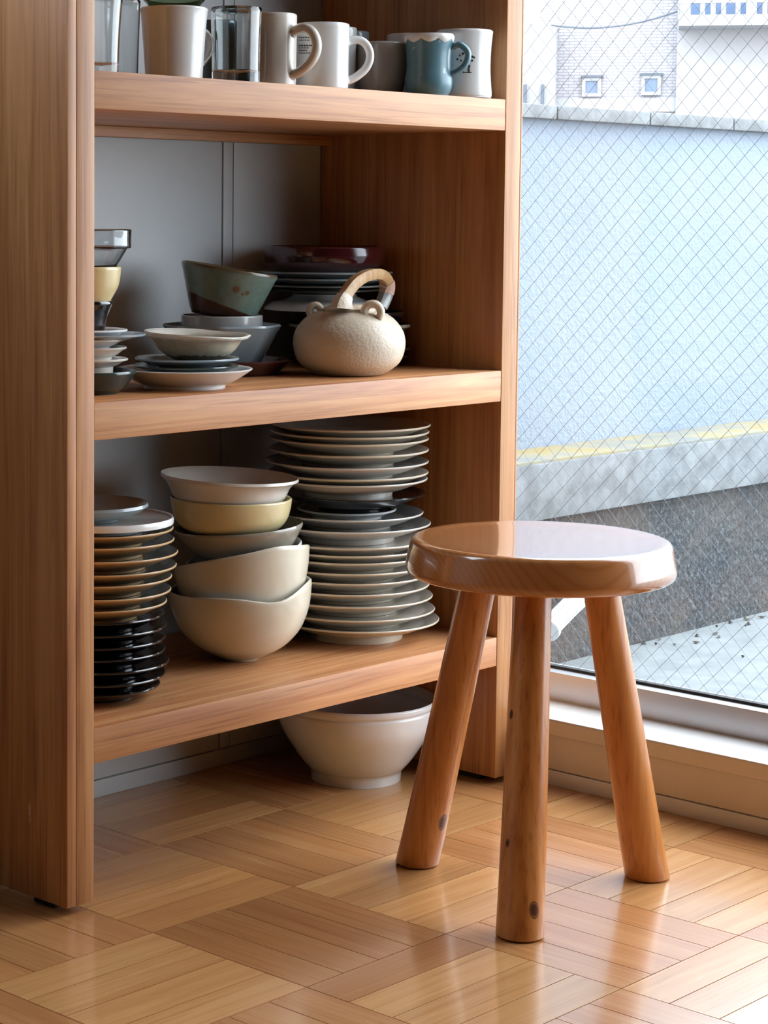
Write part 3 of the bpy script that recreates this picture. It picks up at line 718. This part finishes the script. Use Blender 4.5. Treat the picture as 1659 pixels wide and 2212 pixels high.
o = vessel('tea_bowl', (p7.x, p7.y), z7, [(0, 0), (.040, 0), (.047, .003), (.0535, .018), (.063, .045), (.0725, h7)], .0042, [M['tea_c'], M['tea_c']], 'celadon and brown tea bowl sitting askew on the grey bowl', 'bowl')
ax = Vector((fF.x, fF.y, 0)); o.rotation_mode = 'AXIS_ANGLE'; o.rotation_axis_angle = (math.radians(9.0), -ax.x, -ax.y, 0)
o.rotation_axis_angle = (math.radians(-9.0), ax.x, ax.y, 0)

# stack behind the teapot
cB = (.731, .3815); cL = (.748, .342); G2 = 'stack in the back corner of the middle shelf'
zz = Z2 - .0003
def bplate(rim, r, mats, label, hb, foot=.6, tx=0.0, ty=0.0, dx=0.0, well=None, low=False):
    global zz
    zz = plate('serving_plate', ((cB[0] + dx, cB[1]) if not low else cL), zz + .0003, rim, r, mats, label, G2, foot=foot, tiltx=tx, tilty=ty, hb=hb, well=well)
bplate(Z2 + .018, .095, [M['black_c']] * 2, 'dark plate at the bottom of the stack behind the teapot', .0165, well=.0078, low=True)
bplate(Z2 + .030, .096, [M['darktop_c']] * 2, 'dark green plate, second from the bottom of the stack behind the teapot', .0165, well=.0078, low=True)
bplate(Z2 + .042, .095, [M['black_c'], M['darktop_c']], 'dark plate under the shallow bowl in the stack behind the teapot', .0165, low=True)
fb = lambda h: [(0, 0), (.045, 0), (.058, .005), (.082, .020), (.0965, .029)]
vessel('deep_bowl', cL, zz + .0035, fb(0), .0035, [M['bowl_grey'], M['bowl_in']], 'brown-grey shallow bowl low in the stack behind the teapot', 'bowl', G2, foot=(.046, .003))
fb2 = lambda h: [(0, 0), (.045, 0), (.060, .010), (.080, .030), (.088, .042)]
zd = nest(fb2, .8, .0035, REC['last'], (.046, .003), .001)
vessel('deep_bowl', cL, zd, fb2(0), .0035, [M['black_c'], M['black_c']], 'black deep bowl carrying the tipped plate behind the teapot', 'bowl', G2, foot=(.046, .003))
zi = REC['last']['top'] + .0004; zt_ = atY(718, 634, cB[1]).z; hi_ = zt_ - zi
ip = [(.0, hi_ - .003), (.044, hi_ - .003), (.045, hi_), (.050, hi_), (.0515, hi_ - .004), (.066, hi_ - .010), (.083, hi_ * .48), (.094, .0045), (.0955, .001), (.0945, 0), (.091, .0008), (.079, hi_ * .44), (.062, hi_ - .0155), (.0, hi_ - .012)]
tag(obj('upturned_bowl', lathe(bmesh.new(), ip, 64), M['white_c'], smooth=60, loc=(cB[0] + .002, cB[1], zi)), 'white bowl turned upside down in the stack behind the teapot', 'bowl', G2)
zz = zt_
bplate(zz + .0085, .090, [M['darktop_c'], M['darktop_c']], 'thin dark plate on the upturned white bowl', .0065, foot=.54)
bplate(zz + .0085, .094, [M['grey_c'], M['grey_c']], 'thin grey plate, third from the top of the stack behind the teapot', .0065, foot=.54)
bplate(max(atY(698, 609, cB[1]).z, zz + .0130), .106, [M['bluegrey_c'], M['white_c']], 'pale wide plate second below the maroon bowl', .0115, well=.0065)
bplate(max(atY(698, 588, cB[1]).z, zz + .0150), .109, [M['bluegrey_c'], M['white_c']], 'pale wide plate directly under the maroon bowl', .0115)
pm, rm = rimc(572, 836, 529, cB[1]); h = pm.z - zz - .0035
vessel('maroon_bowl', (pm.x - .003, cB[1]), zz + .0035, [(0, 0), (.055, 0), (.078, .006), (rm * .95, h * .30), (rm * 1.0, h * .62), (rm * .985, h - .0035)], .005, [M['maroon_c'], M['maroon_c']], 'dark maroon lacquer bowl on top of the stack behind the teapot', 'bowl', G2, foot=(.058, .003))

# stack by the near side panel
YS = .235; G3 = 'stack on the middle shelf against the near side panel'
def prow(xr, py, half): return rimc(xr - 2 * half, xr, py, YS)
p, r = prow(285, 793, 92); cS = (p.x, p.y)
vessel('soup_bowl', cS, Z2 + .003, [(0, 0), (.036, 0), (.048, .005), (.058, .018), (.062, .024)], .0035, [M['darktop_c'], M['darktop_c']], 'dark bowl at the bottom of the stack holding glass and cream bowls', 'bowl', G3, foot=(.038, .003)); zz = Z2 + .0068
for n, (xr, py, half, mt, nm) in enumerate(((273, 773, 84, 'offwhite_c', 'off-white'), (274, 748, 84, 'offwhite_c', 'off-white'), (268, 730, 82, 'white_c', 'white'), (315, 723, 112, 'bluegrey_c', 'wide blue-grey'), (276, 714, 86, 'white_c', 'white'))):
    p, r = prow(xr, py, half)
    zz = plate('small_plate', (cS[0], cS[1]) if n < 1 else (p.x, p.y), zz + .0003, max(p.z, zz + .013), r, [M[mt]] * 2, f'{nm} small plate, {ORD[n]} plate of the stack below the black cup' if n else 'off-white small plate, lowest plate of the stack below the black cup', G3, foot=.6 if n != 3 else .45, hb=(.0115, .014, .0115, .0115, .0115)[n], well=(.0065, .0075, .0045, .0045, .0045)[n])
zc = zz + .0004
pk, rk = prow(245, 654, 62); hk = pk.z - zc
vessel('black_cup', (pk.x, pk.y), zc, [(0, 0), (.020, 0), (.026, .004), (rk * .78, hk * .5), (rk, hk)], .0035, [M['black_c']] * 2, 'black tapered cup between the plates and the cream bowl', 'cup', G3)
py_, ry = prow(262, 578, 78); fy = lambda h: [(0, 0), (.022, 0), (.028, .003), (ry * .72, h * .26), (ry * .93, h * .60), (ry, h)]; zy = nest(fy, py_.z, .0035, REC['last'], None, .001, py_); hy = py_.z - zy
vessel('cream_bowl', (py_.x, py_.y), zy, fy(hy), .0035, [M['yellow_c']] * 2, 'cream tea bowl standing on the black cup', 'bowl', G3)
pg, rg = prow(285, 497, 92)
fg = lambda h: [(0, 0), (.026, 0), (.032, .003), (rg * .70, h * .24), (rg * .87, h * .52), (rg * .895, h * .57), (rg * .985, h * .60), (rg * .99, h * .80), (rg * 1.0, h)]
zg = nest(fg, pg.z, .003, REC['last'], None, .001, pg); hg = pg.z - zg
vessel('glass_bowl', (pg.x, pg.y), zg, fg(hg), .003, [M['glass_dark']] * 2, 'ribbed smoky glass bowl on top of the cream tea bowl', 'bowl', G3)

# ------------------------------------------------------------------ teapot
YT = .2215
pt, rt = rimc(633, 875, 742, YT)
tp = thing('teapot', 'round cream stoneware teapot with an arched cane handle', 'teapot', (pt.x, pt.y, Z2))
hT = atY(755, 672, YT).z - Z2
prof = catmull([(.046, .0), (.054, .0025), (rt * .90, .018), (rt * 1.0, hT * .44), (rt * .965, hT * .68), (rt * .80, hT * .88), (.050, hT * .985), (.040, hT)], 6)
prof = [(0, 0)] + prof + [(.0375, hT - .001), (.0365, hT - .006), (0, hT - .006)]
obj('body', lathe(bmesh.new(), prof, 72), M['teapot_c'], tp, smooth=60)
lid = obj('lid', lathe(bmesh.new(), [(0, hT - .0055), (.0355, hT - .0055), (.0390, hT + .0012), (.0392, hT + .004), (.035, hT + .0062), (.033, hT + .0058), (.030, hT + .0088), (.016, hT + .0100), (0, hT + .0105)], 48), M['teapot_c'], tp, smooth=60)
def loc_t(v): return Vector(v) - tp.location
def lug(deg, rr, dz, R, tube, flat, face):           # a pierced ear: flat arch standing on the shoulder
    c = Vector((rr * math.cos(az(deg)), rr * math.sin(az(deg)), hT + dz)); e = Vector((math.cos(face), math.sin(face), 0))
    path = [c + e * (R * math.cos(a)) + Vector((0, 0, R * 1.05 * math.sin(a))) for a in [math.radians(-40 + 260 * k / 22) for k in range(23)]]
    return obj('lug', sweep(bmesh.new(), path, tube, 12, flat=flat, up=Vector((-e.y, e.x, 0))), M['teapot_c'], tp, smooth=True)
lug(55, .054, .000, .0122, .0060, 1.15, az(8))
lug(203, .054, -.001, .0085, .0055, 1.1, AZ_R)
hp = [(738, 666, -.022), (740, 652, -.022), (750, 631, -.020), (768, 609, -.014), (792, 595, -.004), (816, 592, .006), (832, 602, .014), (837, 620, .018), (831, 643, .020), (821, 664, .020)]
hv = [loc_t(atY(a, b, YT + c)) for a, b, c in hp]
hv = vpath(hv, 5)
bandn = (Vector((math.cos(az(60)), math.sin(az(60)), 0)))
def band(name, pts, w, t, mt, parent):
    """flat strap following pts, width along bandn"""
    bm = bmesh.new(); rings = []
    for i, p in enumerate(pts):
        tg = (pts[min(i + 1, len(pts) - 1)] - pts[max(i - 1, 0)]).normalized()
        wn = (bandn - tg * bandn.dot(tg)).normalized(); nn = tg.cross(wn)
        ww = w[i] if isinstance(w, list) else w; tt = t[i] if isinstance(t, list) else t
        ring = []
        for (a, b) in ((-1, -.5), (-.8, -1), (.8, -1), (1, -.5), (1, .5), (.8, 1), (-.8, 1), (-1, .5)): ring.append(bm.verts.new(p + wn * (ww * a) + nn * (tt * b)))
        rings.append(ring)
    for a, b in zip(rings, rings[1:]):
        for k in range(8): bm.faces.new((a[k], a[(k + 1) % 8], b[(k + 1) % 8], b[k]))
    bm.faces.new(rings[0][::-1]); bm.faces.new(rings[-1])
    return obj(name, bm, mt, parent, smooth=40)
n = len(hv)
ws = [.0120 - .003 * min(1, i / (n * .22)) for i in range(n)]
ts = [.0150 - .0072 * min(1, i / (n * .20)) for i in range(n)]
hd_ = band('handle', hv, ws, ts, M['cane'], tp)
k0, k1 = int(n * .70), int(n * .86)
band('binding', hv[k0:k1], [x + .0012 for x in ws[k0:k1]], [x + .0009 for x in ts[k0:k1]], M['cane_wrap'], hd_)
band('ferrule', hv[k1 - 1:], [x + .0006 for x in ws[k1 - 1:]], [x + .0005 for x in ts[k1 - 1:]], M['grey_c'], hd_)
band('ferrule', hv[:int(n * .2)], [x + .0006 for x in ws[:int(n * .2)]], [x + .0005 for x in ts[:int(n * .2)]], M['teapot_c'], hd_)

# ------------------------------------------------------------------ upper shelf: mugs and glasses
Z1 = S1T + .0003; G4 = 'mugs and glasses on the upper shelf'
def mug(name, label, cat, xl, xr, ptop, Y, prof, t, mt, handle=None, hmat=None, split_mat=None, floor=.006):
    p, r = rimc(xl, xr, ptop, Y); h = p.z - Z1
    tg = thing(name, label, cat, (p.x, p.y, Z1), G4)
    outer = [(a * r, b * h) for a, b in prof]
    pro, sp = vessel_profile(outer, t, None, floor)
    obj('body', lathe(bmesh.new(), pro, 56, split=None), mt, tg, smooth=60)
    if handle:
        deg, z_lo, z_hi, out, tube, flat = handle
        a = az(deg); e = Vector((math.cos(a), math.sin(a), 0))
        def rad(z):
            for (r0, q0), (r1, q1) in zip(outer, outer[1:]):
                if q0 <= z <= q1: return r0 + (r1 - r0) * (z - q0) / max(q1 - q0, 1e-6)
            return r
        zl, zh = z_lo * h, z_hi * h
        d_ = zh - zl
        pts = [e * (rad(zh) - .002 + out * u_) + Vector((0, 0, zl + d_ * q_)) for u_, q_ in ((0, .93), (.28, 1.0), (.58, 1.0), (.84, .90), (1.0, .71), (.99, .50), (.82, .30), (.52, .14), (.24, .04), (0, 0))]
        hp_ = vpath(pts, 4); nn = len(hp_)
        up = Vector((-e.y, e.x, 0))
        obj('handle', sweep(bmesh.new(), hp_, [tube * (1.25 if i in (0, nn - 1) else 1.0) for i in range(nn)], 12, flat=flat, up=up), hmat or mt, tg, smooth=True)
    return tg, p, r, h
CYL = [(0, 0), (.88, 0), (.95, .02), (.975, .08), (.985, .5), (1, 1)]
TAP = [(0, 0), (.76, 0), (.82, .02), (.84, .06), (.90, .5), (.965, .9), (1, 1)]
TUM = [(0, 0), (.80, 0), (.85, .015), (.87, .1), (.93, .55), (1, 1)]
mug('glass_tumbler', 'clear tapered glass tumbler against the near side panel', 'glass', 170, 266, -6, .19, [(0, 0), (.72, 0), (.77, .015), (.80, .1), (.88, .6), (1, 1)], .0016, M['glass'], floor=.012)
mug('glass_tumbler', 'smoky grey glass tumbler behind the clear tapered one', 'glass', 226, 304, 2, .27, TUM, .0016, M['glass_dark'], floor=.010)
tg, p, r, h = mug('mug', 'white tapered mug holding an olive glass cup', 'mug', 302, 450, 21, .20, TAP, .0035, M['white_c'], (-42, .25, .72, .022, .0055, 1.3))
rg_, hg_ = r * .86, h + .0015
pro, sp = vessel_profile([(0, 0), (r * .46, 0), (r * .54, .004), (r * .60, hg_ * .5), (r * .68, hg_ * .78), (r * .76, hg_ * .90), (r * .90, hg_ - .002)], .0022)
tag(obj('glass_cup', lathe(bmesh.new(), pro, 56), M['glass_green'], smooth=60, loc=(p.x, p.y, Z1 + .0125)), 'olive green glass cup nested inside the white tapered mug', 'glass', G4)
mug('cup', 'deep teal cup seen through the straight glass tumbler', 'cup', 434, 512, 47, .275, CYL, .0035, M['tealdark_c'])
mug('glass_tumbler', 'clear straight glass tumbler with a thick base beside the cream mug', 'glass', 455, 566, 18, .178, [(0, 0), (.86, 0), (.92, .01), (.935, .06), (.96, .5), (1, 1)], .0016, M['glass'], floor=.013)
mug('mug', 'tall cream mug with a large loop handle', 'mug', 538, 642, 33, .205, CYL, .0042, M['offwhite_c'], (30, .18, .80, .037, .0068, 1.15))
tg, p6m, r6m, h6m = mug('mug', 'white mug with small printed lines behind the cream loop handle', 'mug', 638, 755, 54, .188, CYL, .004, M['white_c'], (-12, .16, .78, .034, .006, 1.15))
bm = bmesh.new(); tr = random.Random(3)
def patch(bm, c, r, px0, px1, py0, py1, d=.0004):
    vs = []
    for rr in (r, r + d):
        for (a, b) in ((px0, py0), (px1, py0), (px1, py1), (px0, py1)):
            q = on_cyl(a, b, c, rr); vs.append(bm.verts.new(q))
    for f in ((3, 2, 1, 0), (4, 5, 6, 7), (0, 1, 5, 4), (1, 2, 6, 5), (2, 3, 7, 6), (3, 0, 4, 7)): bm.faces.new([vs[i] for i in f])
for ln in range(7):
    x = 645; y = 80 + ln * 5.6
    if ln == 2: continue
    while x < 672 - 6 * (ln % 3):
        wd = tr.uniform(2.2, 5.5); patch(bm, p6m, r6m * .986, x, x + wd, y, y + 2.0 + (1.2 if ln in (3,) else 0)); x += wd + 1.2
o = obj('print', bm, M['ink'], tg); o.matrix_parent_inverse = Matrix.Translation(tg.location).inverted()
mug('mug', 'off-white mug standing behind the printed white mug', 'mug', 688, 771, 62, .275, CYL, .004, M['mug_grey'])
mug('mug', 'blue-grey mug furthest back on the upper shelf', 'mug', 712, 798, 71, .345, CYL, .004, M['bluegrey_c'])
mug('mug', 'plain grey rounded mug left of the scalloped teal mug', 'mug', 768, 880, 95, .238, [(0, 0), (.66, 0), (.74, .02), (.86, .14), (.95, .4), (1, .75), (1, 1)], .004, M['mug_grey'])
mug('mug', 'white mug half hidden behind the scalloped teal mug', 'mug', 835, 938, 77, .272, CYL, .004, M['white_c'])
# teal mug with a pale scalloped lip
pT, rT = rimc(873, 981, 78, .159); hM = pT.z - Z1
tm = thing('mug', 'teal mug with a scalloped white lip and small handle', 'mug', (pT.x, pT.y, Z1), G4)
outer = [(0, 0), (rT * .70, 0), (rT * .82, .003), (rT * .93, hM * .14), (rT * .955, hM * .27), (rT * .885, hM * .46), (rT * .90, hM * .70), (rT * .97, hM * .90), (rT * 1.0, hM - .001)]
pro, sp = vessel_profile(outer, .0038)
obj('body', lathe(bmesh.new(), pro, 60), M['teal_c'], tm, smooth=60)
sc_ = bmesh.new(); seg = 96; oc = catmull(outer, 6)
def rad_at(z):
    for (r0, q0), (r1, q1) in zip(oc, oc[1:]):
        if q0 <= z <= q1: return r0 + (r1 - r0) * (z - q0) / max(q1 - q0, 1e-6)
    return oc[-1][0]
ra, rb2 = [], []
for k in range(seg):
    th = 2 * math.pi * k / seg; zl = hM - .0055 - .0055 * abs(math.sin(th * 4.5))
    rows_ = [(rad_at(zl) + .0002, zl), (rad_at(zl) + .0008, zl + .0004), (rad_at(hM - .002) + .0008, hM - .0015), (rT - .001, hM + .0022), (rT - .0045, hM - .001)]
    ra.append([sc_.verts.new((q[0] * math.cos(th), q[0] * math.sin(th), q[1])) for q in rows_])
for k in range(seg):
    a, b = ra[k], ra[(k + 1) % seg]
    for i in range(4): sc_.faces.new((a[i], b[i], b[i + 1], a[i + 1]))
obj('lip', sc_, M['white_c'], tm, smooth=60)
a = az(14); e = Vector((math.cos(a), math.sin(a), 0))
hp_ = vpath([e * (rT * .93) + Vector((0, 0, hM * .80)), e * (rT * 1.22) + Vector((0, 0, hM * .855)), e * (rT * 1.56) + Vector((0, 0, hM * .72)), e * (rT * 1.46) + Vector((0, 0, hM * .52)), e * (rT * 1.12) + Vector((0, 0, hM * .40)), e * (rT * .88) + Vector((0, 0, hM * .37))], 6)
obj('handle', sweep(bmesh.new(), hp_, .0048, 12, flat=1.3, up=Vector((-e.y, e.x, 0))), M['teal_c'], tm, smooth=True)
# waisted white mug with a black tree motif
tg, pw, rw, hw = mug('mug', 'waisted white mug with a black tree drawing beside the far side panel', 'mug', 942, 1065, 69, .1575, [(0, 0), (.86, 0), (.955, .015), (.985, .06), (.955, .22), (.925, .45), (.945, .75), (1, 1)], .004, M['white_c'])
bm = bmesh.new(); rm_ = rw * .932
def dot(px, py, s):
    c0 = on_cyl(px, py, pw, rm_ + .0006)
    vs = [bm.verts.new(on_cyl(px + s * math.cos(k), py + s * math.sin(k), pw, rm_ + .0006)) for k in [2 * math.pi * i / 8 for i in range(8)]]
    ws_ = [bm.verts.new(on_cyl(px + s * math.cos(k), py + s * math.sin(k), pw, rm_ - .0004)) for k in [2 * math.pi * i / 8 for i in range(8)]]
    bm.faces.new(vs); bm.faces.new(ws_[::-1])
    for i in range(8): bm.faces.new((vs[i], vs[(i + 1) % 8], ws_[(i + 1) % 8], ws_[i]))
for (x, y, s) in ((988, 128, 2.4), (993, 120, 2.0), (1000, 116, 2.6), (1004, 113, 2), (1010, 119, 2.2), (1016, 117, 2), (1020, 122, 2.2), (1024, 124, 2.4), (1020, 131, 2.2), (996, 131, 2), (1004, 143, 3.2), (1009, 141, 3.0), (1000, 139, 2.2)): dot(x, y, s)
patch(bm, pw, rm_ - .0002, 1012, 1014.4, 139, 157, .0008); patch(bm, pw, rm_ - .0002, 1000, 1018.5, 155.4, 157.4, .0008); patch(bm, pw, rm_ - .0002, 1005, 1016, 142, 144.5, .0008)
patch(bm, pw, rm_ - .0002, 1000, 1001.6, 152.5, 158, .0008)
o = obj('drawing', bm, M['ink'], tg); o.matrix_parent_inverse = Matrix.Translation(tg.location).inverted()

# ------------------------------------------------------------------ stool
SX, SY = .4655, -.2345; ST, SB, SR = .4665, .4185, .1735
stl = thing('stool', 'round three-legged pine stool in front of the cabinet', 'stool', (SX, SY, 0))
def seat_mat():
    mt, nt, bs = new_mat('seat_pine')
    tc = nd(nt, 'ShaderNodeTexCoord'); sp = nd(nt, 'ShaderNodeSeparateXYZ')
    mp = nd(nt, 'ShaderNodeMapping'); mp.inputs['Rotation'].default_value = (0, 0, math.radians(32)); nt.links.new(tc.outputs['Object'], mp.inputs['Vector'])
    nt.links.new(mp.outputs[0], sp.inputs[0])
    cb_ = nd(nt, 'ShaderNodeCombineXYZ'); nt.links.new(sp.outputs[1], cb_.inputs[0])
    az2 = nd(nt, 'ShaderNodeMath', operation='ADD'); nt.links.new(sp.outputs[2], az2.inputs[0]); az2.inputs[1].default_value = -.36; nt.links.new(az2.outputs[0], cb_.inputs[1])
    mx = nd(nt, 'ShaderNodeMath', operation='MULTIPLY'); nt.links.new(sp.outputs[0], mx.inputs[0]); mx.inputs[1].default_value = .05; nt.links.new(mx.outputs[0], cb_.inputs[2])
    wv = nd(nt, 'ShaderNodeTexWave', wave_type='RINGS', rings_direction='Z'); wv.inputs['Scale'].default_value = 52; wv.inputs['Distortion'].default_value = 1.2; wv.inputs['Detail'].default_value = 2; wv.inputs['Detail Scale'].default_value = .6
    nt.links.new(cb_.outputs[0], wv.inputs['Vector'])
    c = ramp(nt, wv.outputs['Fac'], [(.05, srgb(178, 112, 62)), (.2, srgb(185, 120, 68)), (.95, srgb(188, 123, 71))])
    c = mixc(nt, .6, c, ramp(nt, noise(nt, coords(nt), 6, 3), [(.3, (.82, .78, .74, 1)), (.7, (1.05, 1.05, 1.05, 1))]), 'MULTIPLY')
    nt.links.new(c, bs.inputs['Base Color']); bs.inputs['Roughness'].default_value = .22
    bs.inputs['Coat Weight'].default_value = 1.0; bs.inputs['Coat Roughness'].default_value = .07; bs.inputs['Coat IOR'].default_value = 1.6
    return mt
sp_ = [(0, SB), (SR - .012, SB), (SR - .006, SB + .0008), (SR - .0022, SB + .0035), (SR - .0004, SB + .008), (SR, SB + .0125), (SR - .0012, SB + .020), (SR - .0032, SB + .030), (SR - .0052, ST - .0085), (SR - .0064, ST - .0048), (SR - .0086, ST - .0018), (SR - .012, ST - .0002), (SR - .017, ST), (SR - .026, ST - .0008), (SR - .04, ST - .0014), (.08, ST - .0018), (0, ST - .0018)]
obj('seat', lathe(bmesh.new(), sp_, 112), seat_mat(), stl, smooth=40)
P_LO, P_MID, P_HI = srgb(168, 98, 46), srgb(196, 128, 66), srgb(212, 150, 88)
feet = {'a': (.449, -.0515, 957, 1777, .0085), 'b': (.3155, -.3225, 1154, 1966, .0075), 'c': (.6245, -.3035, 0, 0, 0)}
tops = [at(1031, 1293, 2, SB), at(1152, 1299, 2, SB), at(1292, 1299, 2, SB)]
for (key, (fx, fy, kx, ky, kr)) in feet.items():
    f = Vector((fx - SX, fy - SY, 0)); d = f.normalized()
    # the leg leans in; its upper end sits under the seat at this distance from the middle
    tpv = d * .088 + Vector((0, 0, SB + .0005))
    path = [f + (tpv - f) * (k / 10) for k in range(11)]
    rad = [.0298 - .0062 * (k / 10) for k in range(11)]
    def on_leg(px, py):                              # the point of the leg's surface seen at a pixel
        z = .1
        for _ in range(12):
            t = z / (SB + .0005); c_ = f + (tpv - f) * t
            q = on_cyl(px, py, (SX + c_.x, SY + c_.y), .0298 - .0062 * t); z = q.z
        return tuple(q - Vector((SX, SY, 0)))
    kn = [(on_leg(kx, ky), kr, srgb(72, 36, 16))] if kr else []
    if key == 'b': kn += [(on_leg(1104, 1543), .0042, srgb(62, 30, 15)), (on_leg(1096, 1821), .0036, srgb(62, 30, 15))]
    mt = wood('stool_leg_pine', P_LO, P_MID, P_HI, 2, .30, dens=1.3, knots=kn, coat=.4)
    bm = bmesh.new(); rings = []
    for p_, r_ in zip(path, rad): rings.append([bm.verts.new((p_.x + r_ * math.cos(2 * math.pi * k / 40), p_.y + r_ * math.sin(2 * math.pi * k / 40), p_.z)) for k in range(40)])
    lowr = [bm.verts.new((path[0].x + (rad[0] - .003) * math.cos(2 * math.pi * k / 40), path[0].y + (rad[0] - .003) * math.sin(2 * math.pi * k / 40), 0.0002)) for k in range(40)]
    for v in rings[0]: v.co.z = .003
    rings = [lowr] + rings
    for a_, b_ in zip(rings, rings[1:]):
        for k in range(40): bm.faces.new((a_[k], a_[(k + 1) % 40], b_[(k + 1) % 40], b_[k]))
    bm.faces.new(rings[0][::-1]); bm.faces.new(rings[-1])
    obj('leg', bm, mt, stl, smooth=50)
